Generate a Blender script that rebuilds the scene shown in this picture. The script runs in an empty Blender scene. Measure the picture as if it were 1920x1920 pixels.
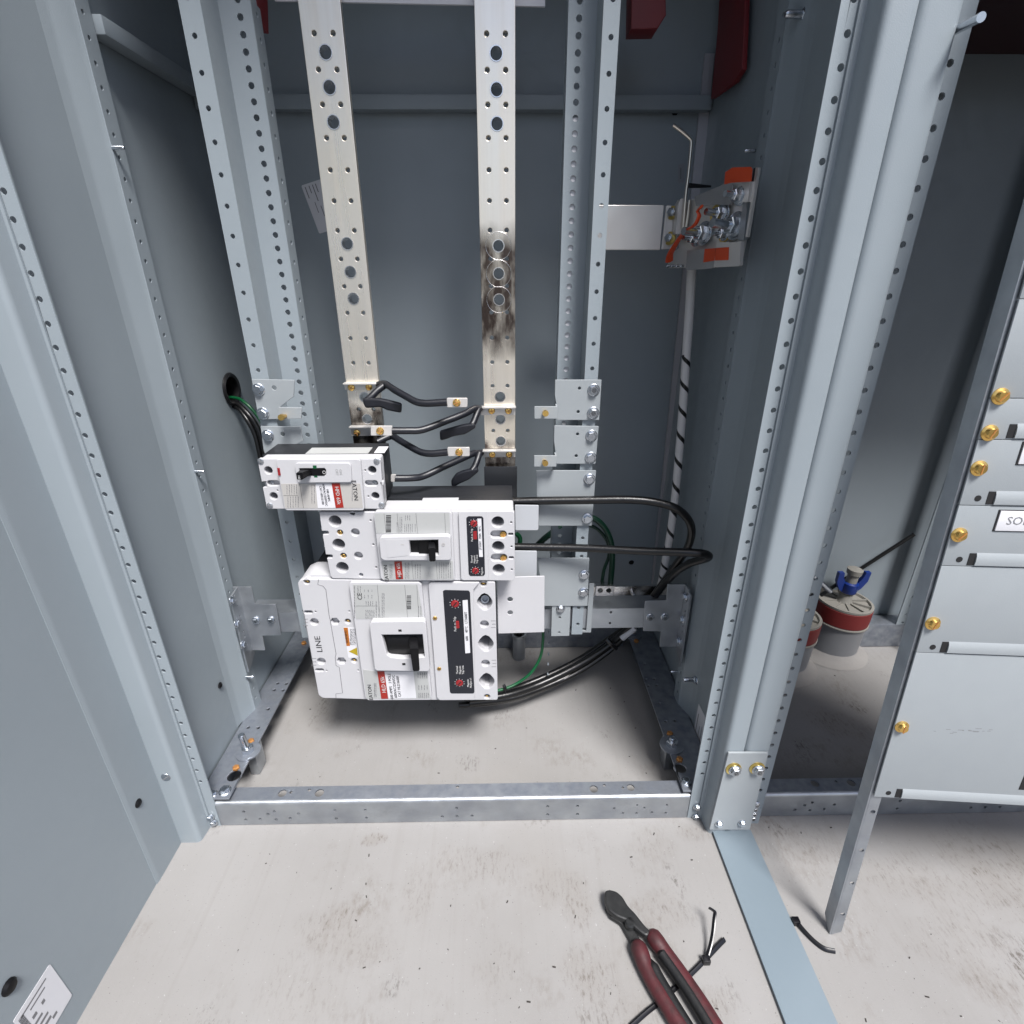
import bpy, bmesh, math, random
from math import sin, cos, pi, radians, sqrt
from mathutils import Vector, Matrix, Quaternion
random.seed(4)
SC = bpy.context.scene
COL = SC.collection

# ------------------------------------------------------------------ camera
F_PX, PITCH, YAW, ROLL = 998.28, .41288339, .01495566, .00287918
CAM = Vector((0, 0, .70))
_fw = Vector((sin(YAW) * cos(PITCH), cos(YAW) * cos(PITCH), -sin(PITCH)))
_r0 = Vector((cos(YAW), -sin(YAW), 0))
_d0 = _fw.cross(_r0)
_rt = _r0 * cos(ROLL) + _d0 * sin(ROLL)
_dn = _d0 * cos(ROLL) - _r0 * sin(ROLL)
cam_d = bpy.data.cameras.new("camera")
cam = bpy.data.objects.new("camera", cam_d)
COL.objects.link(cam)
Mr = Matrix((_rt, -_dn, -_fw)).transposed().to_4x4()
cam.matrix_world = Matrix.Translation(CAM) @ Mr
cam_d.sensor_width = 36
cam_d.lens = F_PX / 1920 * 36
cam_d.clip_start, cam_d.clip_end = .01, 600
SC.camera = cam

# ------------------------------------------------------------------ light
SUN_EL, SUN_AZ = radians(60), radians(27)      # soft overcast light from behind and above the camera
world = bpy.data.worlds.new("World")
SC.world = world
world.use_nodes = True
nt = world.node_tree
bg = nt.nodes["Background"]
sky = nt.nodes.new("ShaderNodeTexSky")
sky.sky_type = 'NISHITA'
sky.sun_disc = False
sky.sun_elevation = SUN_EL
sky.sun_rotation = pi - SUN_AZ
sky.dust_density = 2.5
sky.air_density = .8
nt.links.new(sky.outputs[0], bg.inputs[0])
bg.inputs[1].default_value = .034
sky.altitude = 0
sd = bpy.data.lights.new("sun", 'SUN')
sd.energy = 1.5
sd.angle = radians(17)
sd.color = (1, .98, .965)
sun = bpy.data.objects.new("sun", sd)
COL.objects.link(sun)
_sdir = Vector((sin(SUN_AZ) * cos(SUN_EL), -cos(SUN_AZ) * cos(SUN_EL), sin(SUN_EL)))
sun.rotation_euler = _sdir.to_track_quat('Z', 'Y').to_euler()
sun.location = (0, -3, 5)
SC.view_settings.view_transform = 'Standard'
SC.view_settings.look = 'None'
SC.view_settings.exposure = 2.35
SC.view_settings.gamma = 1


# ------------------------------------------------------------------ geometry helpers
def W(px, py, X=None, Y=None, Z=None):
    """the point on a known real plane that a sight line of the photograph meets"""
    d = _rt * ((px - 960) / F_PX) + _dn * ((py - 960) / F_PX) + _fw
    if X is not None: t = (X - CAM.x) / d.x
    elif Y is not None: t = (Y - CAM.y) / d.y
    else: t = (Z - CAM.z) / d.z
    return CAM + d * t


def crop(ox, oy, s):
    return lambda x, y: (ox + x / s, oy + y / s)


class G:
    def __init__(s): s.v = []; s.f = []
    def add(s, vs, fs):
        n = len(s.v); s.v += [tuple(v) for v in vs]; s.f += [tuple(i + n for i in f) for f in fs]; return s
    def box(s, x0, x1, y0, y1, z0, z1):
        return s.add([(x, y, z) for z in (z0, z1) for y in (y0, y1) for x in (x0, x1)],
                     [(0, 2, 3, 1), (4, 5, 7, 6), (0, 1, 5, 4), (2, 6, 7, 3), (0, 4, 6, 2), (1, 3, 7, 5)])
    def frame_box(s, o, u, v, w, a, b, c):
        """box from frame axes; a,b,c = (lo,hi) ranges"""
        P = [o + u * x + v * y + w * z for z in c for y in b for x in a]
        return s.add(P, [(0, 2, 3, 1), (4, 5, 7, 6), (0, 1, 5, 4), (2, 6, 7, 3), (0, 4, 6, 2), (1, 3, 7, 5)])
    def cyl(s, p0, p1, r0, r1=None, n=16, caps=True):
        p0, p1 = Vector(p0), Vector(p1); r1 = r0 if r1 is None else r1
        q = (p1 - p0).to_track_quat('Z', 'Y')
        vs = []
        for p, r in ((p0, r0), (p1, r1)):
            vs += [p + q @ Vector((r * cos(2 * pi * i / n), r * sin(2 * pi * i / n), 0)) for i in range(n)]
        fs = [(i, (i + 1) % n, n + (i + 1) % n, n + i) for i in range(n)]
        if caps: fs += [tuple(range(n - 1, -1, -1)), tuple(range(n, 2 * n))]
        return s.add(vs, fs)
    def lathe(s, prof, n=24, o=(0, 0, 0), axis=(0, 0, 1), caps=True):
        o = Vector(o); q = Vector(axis).to_track_quat('Z', 'Y'); vs = []; fs = []
        for r, z in prof:
            vs += [o + q @ Vector((r * cos(2 * pi * i / n), r * sin(2 * pi * i / n), z)) for i in range(n)]
        for k in range(len(prof) - 1):
            fs += [(k * n + i, k * n + (i + 1) % n, (k + 1) * n + (i + 1) % n, (k + 1) * n + i) for i in range(n)]
        if caps and prof[0][0] > 1e-6: fs.append(tuple(range(n - 1, -1, -1)))
        m = (len(prof) - 1) * n
        if caps and prof[-1][0] > 1e-6: fs.append(tuple(range(m, m + n)))
        return s.add(vs, fs)
    def tube(s, pts, r, n=12, sub=6, flat=1.0, smooth=True):
        P = [Vector(p) for p in pts]
        if smooth and len(P) > 2:
            Q = []
            for i in range(len(P) - 1):
                a = P[i - 1] if i else P[i] * 2 - P[i + 1]; b, c = P[i], P[i + 1]
                d = P[i + 2] if i + 2 < len(P) else c * 2 - b
                for k in range(sub):
                    t = k / sub
                    Q.append(.5 * ((2 * b) + (c - a) * t + (2 * a - 5 * b + 4 * c - d) * t * t + (3 * b - a - 3 * c + d) * t ** 3))
            P = Q + [P[-1]]
        rr = r if callable(r) else (lambda t: r)
        T = [(P[min(i + 1, len(P) - 1)] - P[max(i - 1, 0)]).normalized() for i in range(len(P))]
        u = T[0].orthogonal().normalized(); vs = []; fs = []
        for i, p in enumerate(P):
            u = (u - T[i] * u.dot(T[i])).normalized(); w = T[i].cross(u); q = rr(i / (len(P) - 1))
            vs += [p + (u * cos(2 * pi * k / n) + w * sin(2 * pi * k / n) * flat) * q for k in range(n)]
        for i in range(len(P) - 1):
            fs += [(i * n + k, i * n + (k + 1) % n, (i + 1) * n + (k + 1) % n, (i + 1) * n + k) for k in range(n)]
        fs += [tuple(range(n - 1, -1, -1)), tuple(range((len(P) - 1) * n, len(P) * n))]
        return s.add(vs, fs)
    def mesh(s, name, bevel=0):
        m = bpy.data.meshes.new(name)
        m.from_pydata(s.v, [], s.f)
        if bevel:
            b = bmesh.new(); b.from_mesh(m)
            es = [e for e in b.edges if len(e.link_faces) == 2 and e.calc_face_angle(0) > .6]
            bmesh.ops.bevel(b, geom=es, offset=bevel, segments=2, affect='EDGES', profile=.6)
            b.to_mesh(m); b.free()
        return m


def circ(x, y, r, n=14, a0=0):
    return [(x + r * cos(2 * pi * i / n + a0), y + r * sin(2 * pi * i / n + a0)) for i in range(n)]


def rrect(x0, x1, y0, y1, r, n=4):
    out = []
    for cx, cy, a in ((x1 - r, y1 - r, 0), (x0 + r, y1 - r, 90), (x0 + r, y0 + r, 180), (x1 - r, y0 + r, 270)):
        out += [(cx + r * cos(radians(a + 90 * k / n)), cy + r * sin(radians(a + 90 * k / n))) for k in range(n + 1)]
    return out


def round_poly(pts, r, n=3):
    out = []
    m = len(pts)
    for i in range(m):
        p, a, b = Vector(pts[i]), Vector(pts[i - 1]), Vector(pts[(i + 1) % m])
        da, db = (a - p), (b - p)
        k = min(r, da.length * .45, db.length * .45)
        s, e = p + da.normalized() * k, p + db.normalized() * k
        for j in range(n + 1):
            t = j / n
            q = s * (1 - t) ** 2 + p * 2 * t * (1 - t) + e * t * t
            out.append((q.x, q.y))
    return out


def sheet(outline, holes, M, t, bevel=0):
    """a flat sheet with real cut-outs: 2D curve fill, extruded by t (w from 0 down to -t), mapped by M"""
    area = abs(sum(a[0] * b[1] - b[0] * a[1] for a, b in zip(outline, list(outline[1:]) + [outline[0]]))) / 2
    area -= sum(abs(sum(a[0] * b[1] - b[0] * a[1] for a, b in zip(h, list(h[1:]) + [h[0]]))) / 2 for h in holes)
    K = 100.0                       # filled at 100x: the 2D fill is unreliable on millimetre sizes
    jit = random.Random(1)
    for attempt in range(8):
        c = bpy.data.curves.new("sheet", 'CURVE')
        c.dimensions = '2D'; c.fill_mode = 'BOTH'
        c.extrude = (t / 2 - bevel) * K
        if bevel:
            c.bevel_depth = bevel * K; c.bevel_resolution = 1; c.offset = -bevel * K
        for loop in [outline] + list(holes):
            sp = c.splines.new('POLY'); sp.points.add(len(loop) - 1); sp.use_cyclic_u = True
            for q, p in zip(sp.points, loop):
                q.co = (p[0] * K + jit.uniform(-1, 1) * .002 * attempt, p[1] * K + jit.uniform(-1, 1) * .002 * attempt, 0, 1)
        o = bpy.data.objects.new("sheet", c)
        m = bpy.data.meshes.new_from_object(o)
        bpy.data.objects.remove(o); bpy.data.curves.remove(c)
        got = sum(p.area for p in m.polygons if p.normal.z > .9 and p.center.z > 0) / K / K
        if got > (.6 if bevel else .98) * area or bevel > .002: break
    else:
        print("FILL FAILED", len(holes), area, got)
    m.transform(Matrix.Scale(1 / K, 4))
    m.transform(Matrix.Translation((0, 0, -t / 2)))
    m.transform(M)
    return m


def MY(y):      # plane facing -Y (towards the camera), u=X, v=Z
    return Matrix(((1, 0, 0, 0), (0, 0, -1, y), (0, 1, 0, 0), (0, 0, 0, 1)))


def MXp(x):     # plane facing +X, u=Y, v=Z
    return Matrix(((0, 0, 1, x), (1, 0, 0, 0), (0, 1, 0, 0), (0, 0, 0, 1)))


def MXm(x):     # plane facing -X, u=-Y, v=Z
    return Matrix(((0, 0, -1, x), (-1, 0, 0, 0), (0, 1, 0, 0), (0, 0, 0, 1)))


def MZ(z):
    return Matrix.Translation((0, 0, z))


def MF(o, u, v):
    w = u.cross(v)
    return Matrix(((u.x, v.x, w.x, o.x), (u.y, v.y, w.y, o.y), (u.z, v.z, w.z, o.z), (0, 0, 0, 1)))


def fold(path, z0, z1, t=.002, r=.003):
    """sheet metal folded along a plan-view path, standing from z0 to z1"""
    P = [Vector(p) for p in path]
    Q = [P[0]]
    for i in range(1, len(P) - 1):
        da, db = P[i - 1] - P[i], P[i + 1] - P[i]
        k = min(r, da.length * .45, db.length * .45)
        s, e = P[i] + da.normalized() * k, P[i] + db.normalized() * k
        for j in range(5):
            u = j / 4; Q.append(s * (1 - u) ** 2 + P[i] * 2 * u * (1 - u) + e * u * u)
    Q.append(P[-1])
    off = []
    for i, p in enumerate(Q):
        d = (Q[min(i + 1, len(Q) - 1)] - Q[max(i - 1, 0)]).normalized()
        off.append(p + Vector((-d.y, d.x)) * t)
    n = len(Q); g = G()
    for z in (z0, z1):
        for p in Q: g.v.append((p.x, p.y, z))
        for p in off: g.v.append((p.x, p.y, z))
    m = 2 * n
    for i in range(n - 1):
        g.f += [(i, i + 1, m + i + 1, m + i), (n + i + 1, n + i, m + n + i, m + n + i + 1),
                (i + 1, i, n + i, n + i + 1), (m + i, m + i + 1, m + n + i + 1, m + n + i)]
    g.f += [(0, m, m + n, n), (n - 1, 2 * n - 1, m + 2 * n - 1, m + n - 1)]
    b = bmesh.new(); me = g.mesh("fold"); b.from_mesh(me)
    bmesh.ops.recalc_face_normals(b, faces=b.faces[:]); b.to_mesh(me); b.free()
    return me


def join(*ms):
    g = G()
    for m in ms:
        g.add([v.co for v in m.vertices], [tuple(p.vertices) for p in m.polygons])
    return g.mesh("joined")


# ------------------------------------------------------------------ objects
def tag(o, label=None, cat=None, group=None, kind=None):
    if label: o['label'] = label
    if cat: o['category'] = cat
    if group: o['group'] = group
    if kind: o['kind'] = kind
    return o


def thing(name, label, cat, loc, group=None):
    o = bpy.data.objects.new(name, None); COL.objects.link(o)
    o.empty_display_size = .02
    o.location = loc
    return tag(o, label, cat, group)


ORIG = {}


def org(o):
    p = Vector((0, 0, 0))
    while o is not None:
        p += o.location; o = o.parent
    return p


def finish(m, mat, smooth=True):
    m.materials.clear(); m.materials.append(mat)
    if smooth:
        for p in m.polygons: p.use_smooth = True
        m.set_sharp_from_angle(angle=radians(32))
    return m


def part(name, m, mat, parent, label=None):
    if isinstance(m, G): m = m.mesh(name)
    m.transform(Matrix.Translation(-org(parent)))
    m.name = name
    o = bpy.data.objects.new(name, finish(m, mat)); COL.objects.link(o)
    o.parent = parent
    return tag(o, label)


def solo(name, m, mat, label, cat, group=None, kind=None):
    if isinstance(m, G): m = m.mesh(name)
    xs = [v.co for v in m.vertices]
    c = Vector((sum(v.x for v in xs) / len(xs), sum(v.y for v in xs) / len(xs), min(v.z for v in xs)))
    m.transform(Matrix.Translation(-c)); m.name = name
    o = bpy.data.objects.new(name, finish(m, mat)); COL.objects.link(o)
    o.location = c
    return tag(o, label, cat, group, kind)


def inst(name, me, parent, loc, normal=(0, -1, 0), spin=0.0, scale=1.0):
    """a copy sharing mesh data, axis +Z turned to normal"""
    o = bpy.data.objects.new(name, me); COL.objects.link(o)
    o.location = Vector(loc) - (org(parent) if parent else Vector((0, 0, 0)))
    o.rotation_mode = 'QUATERNION'
    o.rotation_quaternion = Vector(normal).to_track_quat('Z', 'Y') @ Quaternion((0, 0, 1), spin)
    o.scale = (scale,) * 3
    o.parent = parent
    return o


# ------------------------------------------------------------------ materials
def mat(name, col, rough=.5, metal=0., noise=None, bump=0., bscale=400., spec=None, coat=0., rvar=0., stretch=None, alpha=None, trans=0.):
    m = bpy.data.materials.new(name); m.use_nodes = True
    t = m.node_tree; N, L = t.nodes, t.links
    b = N["Principled BSDF"]
    if metal < .3:
        col = tuple(c * .8 for c in col)
        if noise: noise = (noise[0], noise[1], tuple(c * .8 for c in noise[2]))
    b.inputs["Base Color"].default_value = (*col, 1)
    b.inputs["Roughness"].default_value = rough
    b.inputs["Metallic"].default_value = metal
    if spec is not None: b.inputs["Specular IOR Level"].default_value = spec
    if coat: b.inputs["Coat Weight"].default_value = coat
    if trans: b.inputs["Transmission Weight"].default_value = trans
    if noise or bump or rvar:
        tc = N.new("ShaderNodeNewGeometry")
        vec = tc.outputs["Position"]
        if stretch:
            mp = N.new("ShaderNodeMapping"); mp.inputs["Scale"].default_value = stretch
            L.new(vec, mp.inputs["Vector"]); vec = mp.outputs[0]
    if noise:
        sc, amt, col2 = noise
        nz = N.new("ShaderNodeTexNoise"); nz.inputs["Scale"].default_value = sc; nz.inputs["Detail"].default_value = 5
        L.new(vec, nz.inputs["Vector"])
        rp = N.new("ShaderNodeMapRange"); rp.inputs[1].default_value = .35; rp.inputs[2].default_value = .7
        rp.inputs[3].default_value = 0; rp.inputs[4].default_value = amt
        L.new(nz.outputs[0], rp.inputs[0])
        mx = N.new("ShaderNodeMix"); mx.data_type = 'RGBA'
        mx.inputs[6].default_value = (*col, 1); mx.inputs[7].default_value = (*col2, 1)
        L.new(rp.outputs[0], mx.inputs[0]); L.new(mx.outputs[2], b.inputs["Base Color"])
    if rvar:
        nr = N.new("ShaderNodeTexNoise"); nr.inputs["Scale"].default_value = 60; nr.inputs["Detail"].default_value = 6
        L.new(vec, nr.inputs["Vector"])
        rr = N.new("ShaderNodeMapRange"); rr.inputs[1].default_value = .3; rr.inputs[2].default_value = .7
        rr.inputs[3].default_value = rough - rvar; rr.inputs[4].default_value = rough + rvar
        L.new(nr.outputs[0], rr.inputs[0]); L.new(rr.outputs[0], b.inputs["Roughness"])
    if bump:
        nb = N.new("ShaderNodeTexNoise"); nb.inputs["Scale"].default_value = bscale; nb.inputs["Detail"].default_value = 3
        L.new(vec, nb.inputs["Vector"])
        bp = N.new("ShaderNodeBump"); bp.inputs["Strength"].default_value = bump; bp.inputs["Distance"].default_value = .001
        L.new(nb.outputs[0], bp.inputs["Height"]); L.new(bp.outputs[0], b.inputs["Normal"])
    return m


PAINT = mat("grey_paint", (.289, .331, .361), .42, 0, (6, .5, (.258, .298, .326)), .14, 1100, rvar=.06)
PAINT_B = mat("grey_paint_bracket", (.315, .343, .36), .45, 0, (40, .25, (.285, .31, .33)), .08, 900, rvar=.06)
GALV = mat("galvanised_steel", (.42, .445, .47), .42, .85, (25, .8, (.29, .31, .345)), .08, 300, rvar=.12)
GALV_D = mat("worn_galvanised_steel", (.34, .365, .405), .45, .8, (60, .9, (.20, .22, .26)), .1, 300, rvar=.12)
ZINC = mat("zinc_plate", (.56, .59, .63), .26, 1, (200, .4, (.38, .42, .47)))
BRASS = mat("brass", (.80, .52, .16), .25, 1, (300, .3, (.6, .36, .1)))
YZINC = mat("yellow_zinc", (.62, .46, .14), .3, 1, (300, .4, (.45, .33, .1)))
RUST = mat("rusty_screw", (.50, .24, .07), .5, .6, (400, .6, (.3, .12, .05)))
WHITE = mat("white_plastic", (.54, .54, .56), .42, 0, (30, .15, (.47, .47, .49)), .03, 1200)
LBL = mat("silver_label", (.46, .47, .465), .45, .1, (50, .15, (.42, .43, .43)))
LBL_W = mat("paper_label", (.70, .70, .73), .6)
LBL_B = mat("beige_label", (.46, .445, .425), .5)
BLACK = mat("black_plastic", (.005, .005, .006), .42, spec=.22)
NAVY = mat("trip_label", (.008, .010, .017), .35)
DARK = mat("dark_base_plastic", (.012, .013, .016), .5, 0, (80, .5, (.018, .02, .025)))
HOLE = mat("hole_dark", (.004, .004, .005), .8)
INK = mat("printing_ink", (.01, .01, .012), .6)
INK_G = mat("printing_ink_grey", (.19, .19, .20), .6)
INK_W = mat("white_ink", (.6, .6, .6), .6)
RED = mat("red_print", (.33, .020, .012), .45)
RED_D = mat("red_dial", (.28, .012, .016), .4)
ORANGE = mat("orange_sticker", (.62, .062, .010), .45)
ORANGE_L = mat("warning_orange", (.42, .13, .01), .45)
YELLOW = mat("warning_yellow", (.42, .31, .012), .45)
CABLE = mat("black_cable", (.0035, .0035, .004), .33, 0, (300, .4, (.008, .008, .009)), .25, 250)
SLEEVE = mat("black_sleeve", (.008, .009, .014), .42, 0, None, .15, 300)
GREEN = mat("green_insulation", (.003, .085, .028), .35)
GREEN_D = mat("green_cable", (.002, .035, .018), .38)
REDINS = mat("red_insulator", (.19, .010, .013), .5, 0, (30, .4, (.13, .007, .010)))
SILVER = mat("tin_plate", (.78, .76, .74), .22, 1, (6, .5, (.6, .6, .62)), .05, 80, rvar=.08, stretch=(1, 1, 18))
TIN = mat("dull_tin_plate", (.66, .64, .615), .38, .55, (12, .5, (.50, .49, .48)), .05, 80, rvar=.08)
PVC = mat("grey_conduit", (.21, .215, .225), .5, 0, (20, .4, (.16, .16, .17)))
PVC_W = mat("white_pipe_fitting", (.26, .25, .225), .6)
REDTAPE = mat("red_rubber", (.17, .012, .011), .6)
BLUE = mat("blue_plastic", (.004, .028, .20), .35)
PRED = mat("tool_grip_red", (.075, .010, .014), .55, 0, (90, .9, (.028, .008, .009)), .2, 300)
PBLK = mat("tool_grip_black", (.005, .005, .006), .5, 0, (60, .5, (.011, .011, .011)), .2, 300)
STEEL_D = mat("dark_tool_steel", (.018, .019, .020), .45, .4, (90, .6, (.04, .04, .04)), .15, 200)
STEEL_E = mat("bright_edge_steel", (.5, .5, .5), .3, 1)
TIE = mat("black_nylon", (.004, .004, .006), .32)
RODM = mat("handle_rod", (.72, .66, .58), .28, 1)
GREYF = mat("light_grey_filler", (.46, .48, .51), .4)


def concrete_mat():
    m = bpy.data.materials.new("concrete"); m.use_nodes = True
    t = m.node_tree; N, L = t.nodes, t.links; b = N["Principled BSDF"]
    geo = N.new("ShaderNodeNewGeometry"); pos = geo.outputs["Position"]
    def noise(sc, det, rough=.55, stretch=None):
        n = N.new("ShaderNodeTexNoise"); n.inputs["Scale"].default_value = sc; n.inputs["Detail"].default_value = det
        n.inputs["Roughness"].default_value = rough
        v = pos
        if stretch:
            mp = N.new("ShaderNodeMapping"); mp.inputs["Scale"].default_value = stretch
            mp.inputs["Rotation"].default_value = (0, 0, radians(-3))
            L.new(pos, mp.inputs[0]); v = mp.outputs[0]
        L.new(v, n.inputs["Vector"]); return n.outputs[0]
    def rng(s, a, b_, c, d):
        r = N.new("ShaderNodeMapRange"); r.inputs[1].default_value = a; r.inputs[2].default_value = b_
        r.inputs[3].default_value = c; r.inputs[4].default_value = d; L.new(s, r.inputs[0]); return r.outputs[0]
    def mix(f, a, bb):
        x = N.new("ShaderNodeMix"); x.data_type = 'RGBA'
        L.new(f, x.inputs[0])
        if isinstance(a, tuple): x.inputs[6].default_value = (*a, 1)
        else: L.new(a, x.inputs[6])
        x.inputs[7].default_value = (*bb, 1); return x.outputs[2]
    def math_(op, a, b_):
        x = N.new("ShaderNodeMath"); x.operation = op
        for i, q in enumerate((a, b_)):
            if isinstance(q, (int, float)): x.inputs[i].default_value = q
            else: L.new(q, x.inputs[i])
        return x.outputs[0]
    sp_ = N.new("ShaderNodeSeparateXYZ"); L.new(pos, sp_.inputs[0]); sep_x, sep_y = sp_.outputs[0], sp_.outputs[1]
    c = mix(rng(noise(5, 6), .35, .68, 0, 1), (.217, .213, .209), (.192, .187, .182))
    streak = noise(70, 5, .6, (1, .03, 1))
    c = mix(rng(streak, .54, .74, 0, .26), c, (.165, .156, .147))
    c = mix(rng(noise(160, 3, .6, (1, .05, 1)), .6, .78, 0, .13), c, (.145, .137, .129))
    # brown scuffs: blotches broken up by broom texture
    blotch = rng(noise(9, 5, .6), .53, .70, 0, 1)
    grain = rng(noise(150, 5, .75, (1, .45, 1)), .44, .66, 0, 1)
    c = mix(math_('MULTIPLY', math_('MULTIPLY', blotch, grain), .55), c, (.085, .063, .044))
    blotch2 = rng(noise(11, 3, .5, (1.3, 1, 1)), .62, .72, 0, 1)
    grain2 = rng(noise(260, 4, .75, (1, .4, 1)), .50, .60, 0, 1)
    c = mix(math_('MULTIPLY', math_('MULTIPLY', blotch2, grain2), .65), c, (.04, .031, .024))
    c = mix(rng(noise(3.2, 3), .52, .72, 0, .30), c, (.17, .153, .13))
    c = mix(rng(noise(420, 2), .69, .74, 0, .7), c, (.055, .05, .045))
    c = mix(rng(noise(300, 2, .5, (1.1, .9, 1)), .71, .76, 0, .6), c, (.33, .33, .33))
    # boot scuffs and stains where they lie on the slab: (x, y, half-length along x, along y, strength)
    spots = None
    warp = noise(19, 6, .68)
    for sx, sy, rx, ry, k in STAINS:
        dx = math_('DIVIDE', math_('SUBTRACT', sep_x, sx), rx); dy = math_('DIVIDE', math_('SUBTRACT', sep_y, sy), ry)
        r2 = math_('ADD', math_('MULTIPLY', dx, dx), math_('MULTIPLY', dy, dy))
        r2 = math_('ADD', r2, math_('MULTIPLY', math_('SUBTRACT', warp, .5), 9.0))
        e = math_('MULTIPLY', rng(r2, -.6, 2.4, 1, 0), k)
        spots = e if spots is None else math_('MAXIMUM', spots, e)
    soft = math_('MULTIPLY', spots, .17)
    c = mix(soft, c, (.125, .100, .075))
    c = mix(math_('MULTIPLY', spots, rng(noise(230, 5, .75, (1, .35, 1)), .51, .66, 0, .85)), c, (.062, .046, .034))
    L.new(c, b.inputs["Base Color"])
    b.inputs["Roughness"].default_value = .88
    h = math_('ADD', math_('MULTIPLY', streak, .8), math_('MULTIPLY', noise(500, 4, .7), .5))
    bp = N.new("ShaderNodeBump"); bp.inputs["Strength"].default_value = .35; bp.inputs["Distance"].default_value = .0012
    L.new(h, bp.inputs["Height"]); L.new(bp.outputs[0], b.inputs["Normal"])
    return m


STAINS = []
for px, py, rx, ry, k in ((1245, 1705, .022, .012, .95), (1110, 1822, .018, .015, .8), (1150, 1905, .03, .012, .6), (880, 1618, .045, .012, .55), (640, 1745, .03, .014, .7), (705, 1782, .02, .008, .6),
                          (1345, 1885, .020, .008, .9), (1020, 1660, .02, .012, .6), (785, 1690, .014, .012, .6), (1080, 1685, .012, .016, .7), (935, 1810, .02, .014, .45), (1700, 1645, .05, .02, .6), (1860, 1640, .05, .03, .75),
                          (1800, 1760, .035, .02, .6), (1865, 1820, .03, .02, .7), (1520, 1590, .03, .02, .45), (700, 1574, .010, .004, 1.0), (560, 1840, .03, .02, .35), (1300, 1560, .02, .006, .5), (1570, 1355, .03, .015, .9), (1225, 1580, .02, .012, .5)):
    q = W(px, py, Z=0); STAINS.append((q.x, q.y, rx * 1.25, ry * 1.5, k))
CONC = concrete_mat()


def busbar_mat(name, dark_bands):
    """tin plated bar: drawn streaks, warm film, and darker, smoother bands at given heights"""
    m = bpy.data.materials.new(name); m.use_nodes = True
    t = m.node_tree; N, L = t.nodes, t.links; b = N["Principled BSDF"]
    geo = N.new("ShaderNodeNewGeometry")
    def noise(sc, st, det=5):
        mp = N.new("ShaderNodeMapping"); mp.inputs["Scale"].default_value = st
        L.new(geo.outputs["Position"], mp.inputs[0])
        n = N.new("ShaderNodeTexNoise"); n.inputs["Scale"].default_value = sc; n.inputs["Detail"].default_value = det
        L.new(mp.outputs[0], n.inputs["Vector"]); return n.outputs[0]
    def rng(s, a, b_, c, d):
        r = N.new("ShaderNodeMapRange"); r.inputs[1].default_value = a; r.inputs[2].default_value = b_
        r.inputs[3].default_value = c; r.inputs[4].default_value = d; L.new(s, r.inputs[0]); return r.outputs[0]
    def mth(op, a, b_):
        x = N.new("ShaderNodeMath"); x.operation = op
        for i, q in enumerate((a, b_)):
            if isinstance(q, (int, float)): x.inputs[i].default_value = q
            else: L.new(q, x.inputs[i])
        return x.outputs[0]
    def mix(f, a, bb):
        x = N.new("ShaderNodeMix"); x.data_type = 'RGBA'; L.new(f, x.inputs[0])
        if isinstance(a, tuple): x.inputs[6].default_value = (*a, 1)
        else: L.new(a, x.inputs[6])
        x.inputs[7].default_value = (*bb, 1); return x.outputs[2]
    sep = N.new("ShaderNodeSeparateXYZ"); L.new(geo.outputs["Position"], sep.inputs[0])
    z = sep.outputs[2]
    streak = noise(120, (1, 1, .02))
    c = mix(rng(streak, .4, .7, 0, .55), (.88, .825, .735), (.72, .67, .59))
    c = mix(rng(noise(9, (1, 1, .6)), .45, .7, 0, .5), c, (.86, .76, .58))
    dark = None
    for z0, z1, edge in dark_bands:
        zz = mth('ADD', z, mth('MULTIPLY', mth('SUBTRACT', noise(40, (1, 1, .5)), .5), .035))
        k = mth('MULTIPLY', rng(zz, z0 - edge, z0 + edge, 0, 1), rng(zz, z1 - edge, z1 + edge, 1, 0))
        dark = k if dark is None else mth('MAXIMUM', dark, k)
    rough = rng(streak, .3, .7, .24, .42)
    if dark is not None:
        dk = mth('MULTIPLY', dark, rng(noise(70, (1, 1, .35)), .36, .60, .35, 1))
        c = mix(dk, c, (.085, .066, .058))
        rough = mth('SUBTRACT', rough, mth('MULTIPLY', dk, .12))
    L.new(c, b.inputs["Base Color"]); L.new(rough, b.inputs["Roughness"])
    b.inputs["Metallic"].default_value = .86
    bp = N.new("ShaderNodeBump"); bp.inputs["Strength"].default_value = .12; bp.inputs["Distance"].default_value = .0006
    L.new(streak, bp.inputs["Height"]); L.new(bp.outputs[0], b.inputs["Normal"])
    return m


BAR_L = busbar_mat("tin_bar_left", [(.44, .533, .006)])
BAR_R = busbar_mat("tin_bar_right", [(.61, .752, .016), (.40, .478, .005)])  # upper band: dark reflection of a standing person, painted into the metal colour


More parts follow.
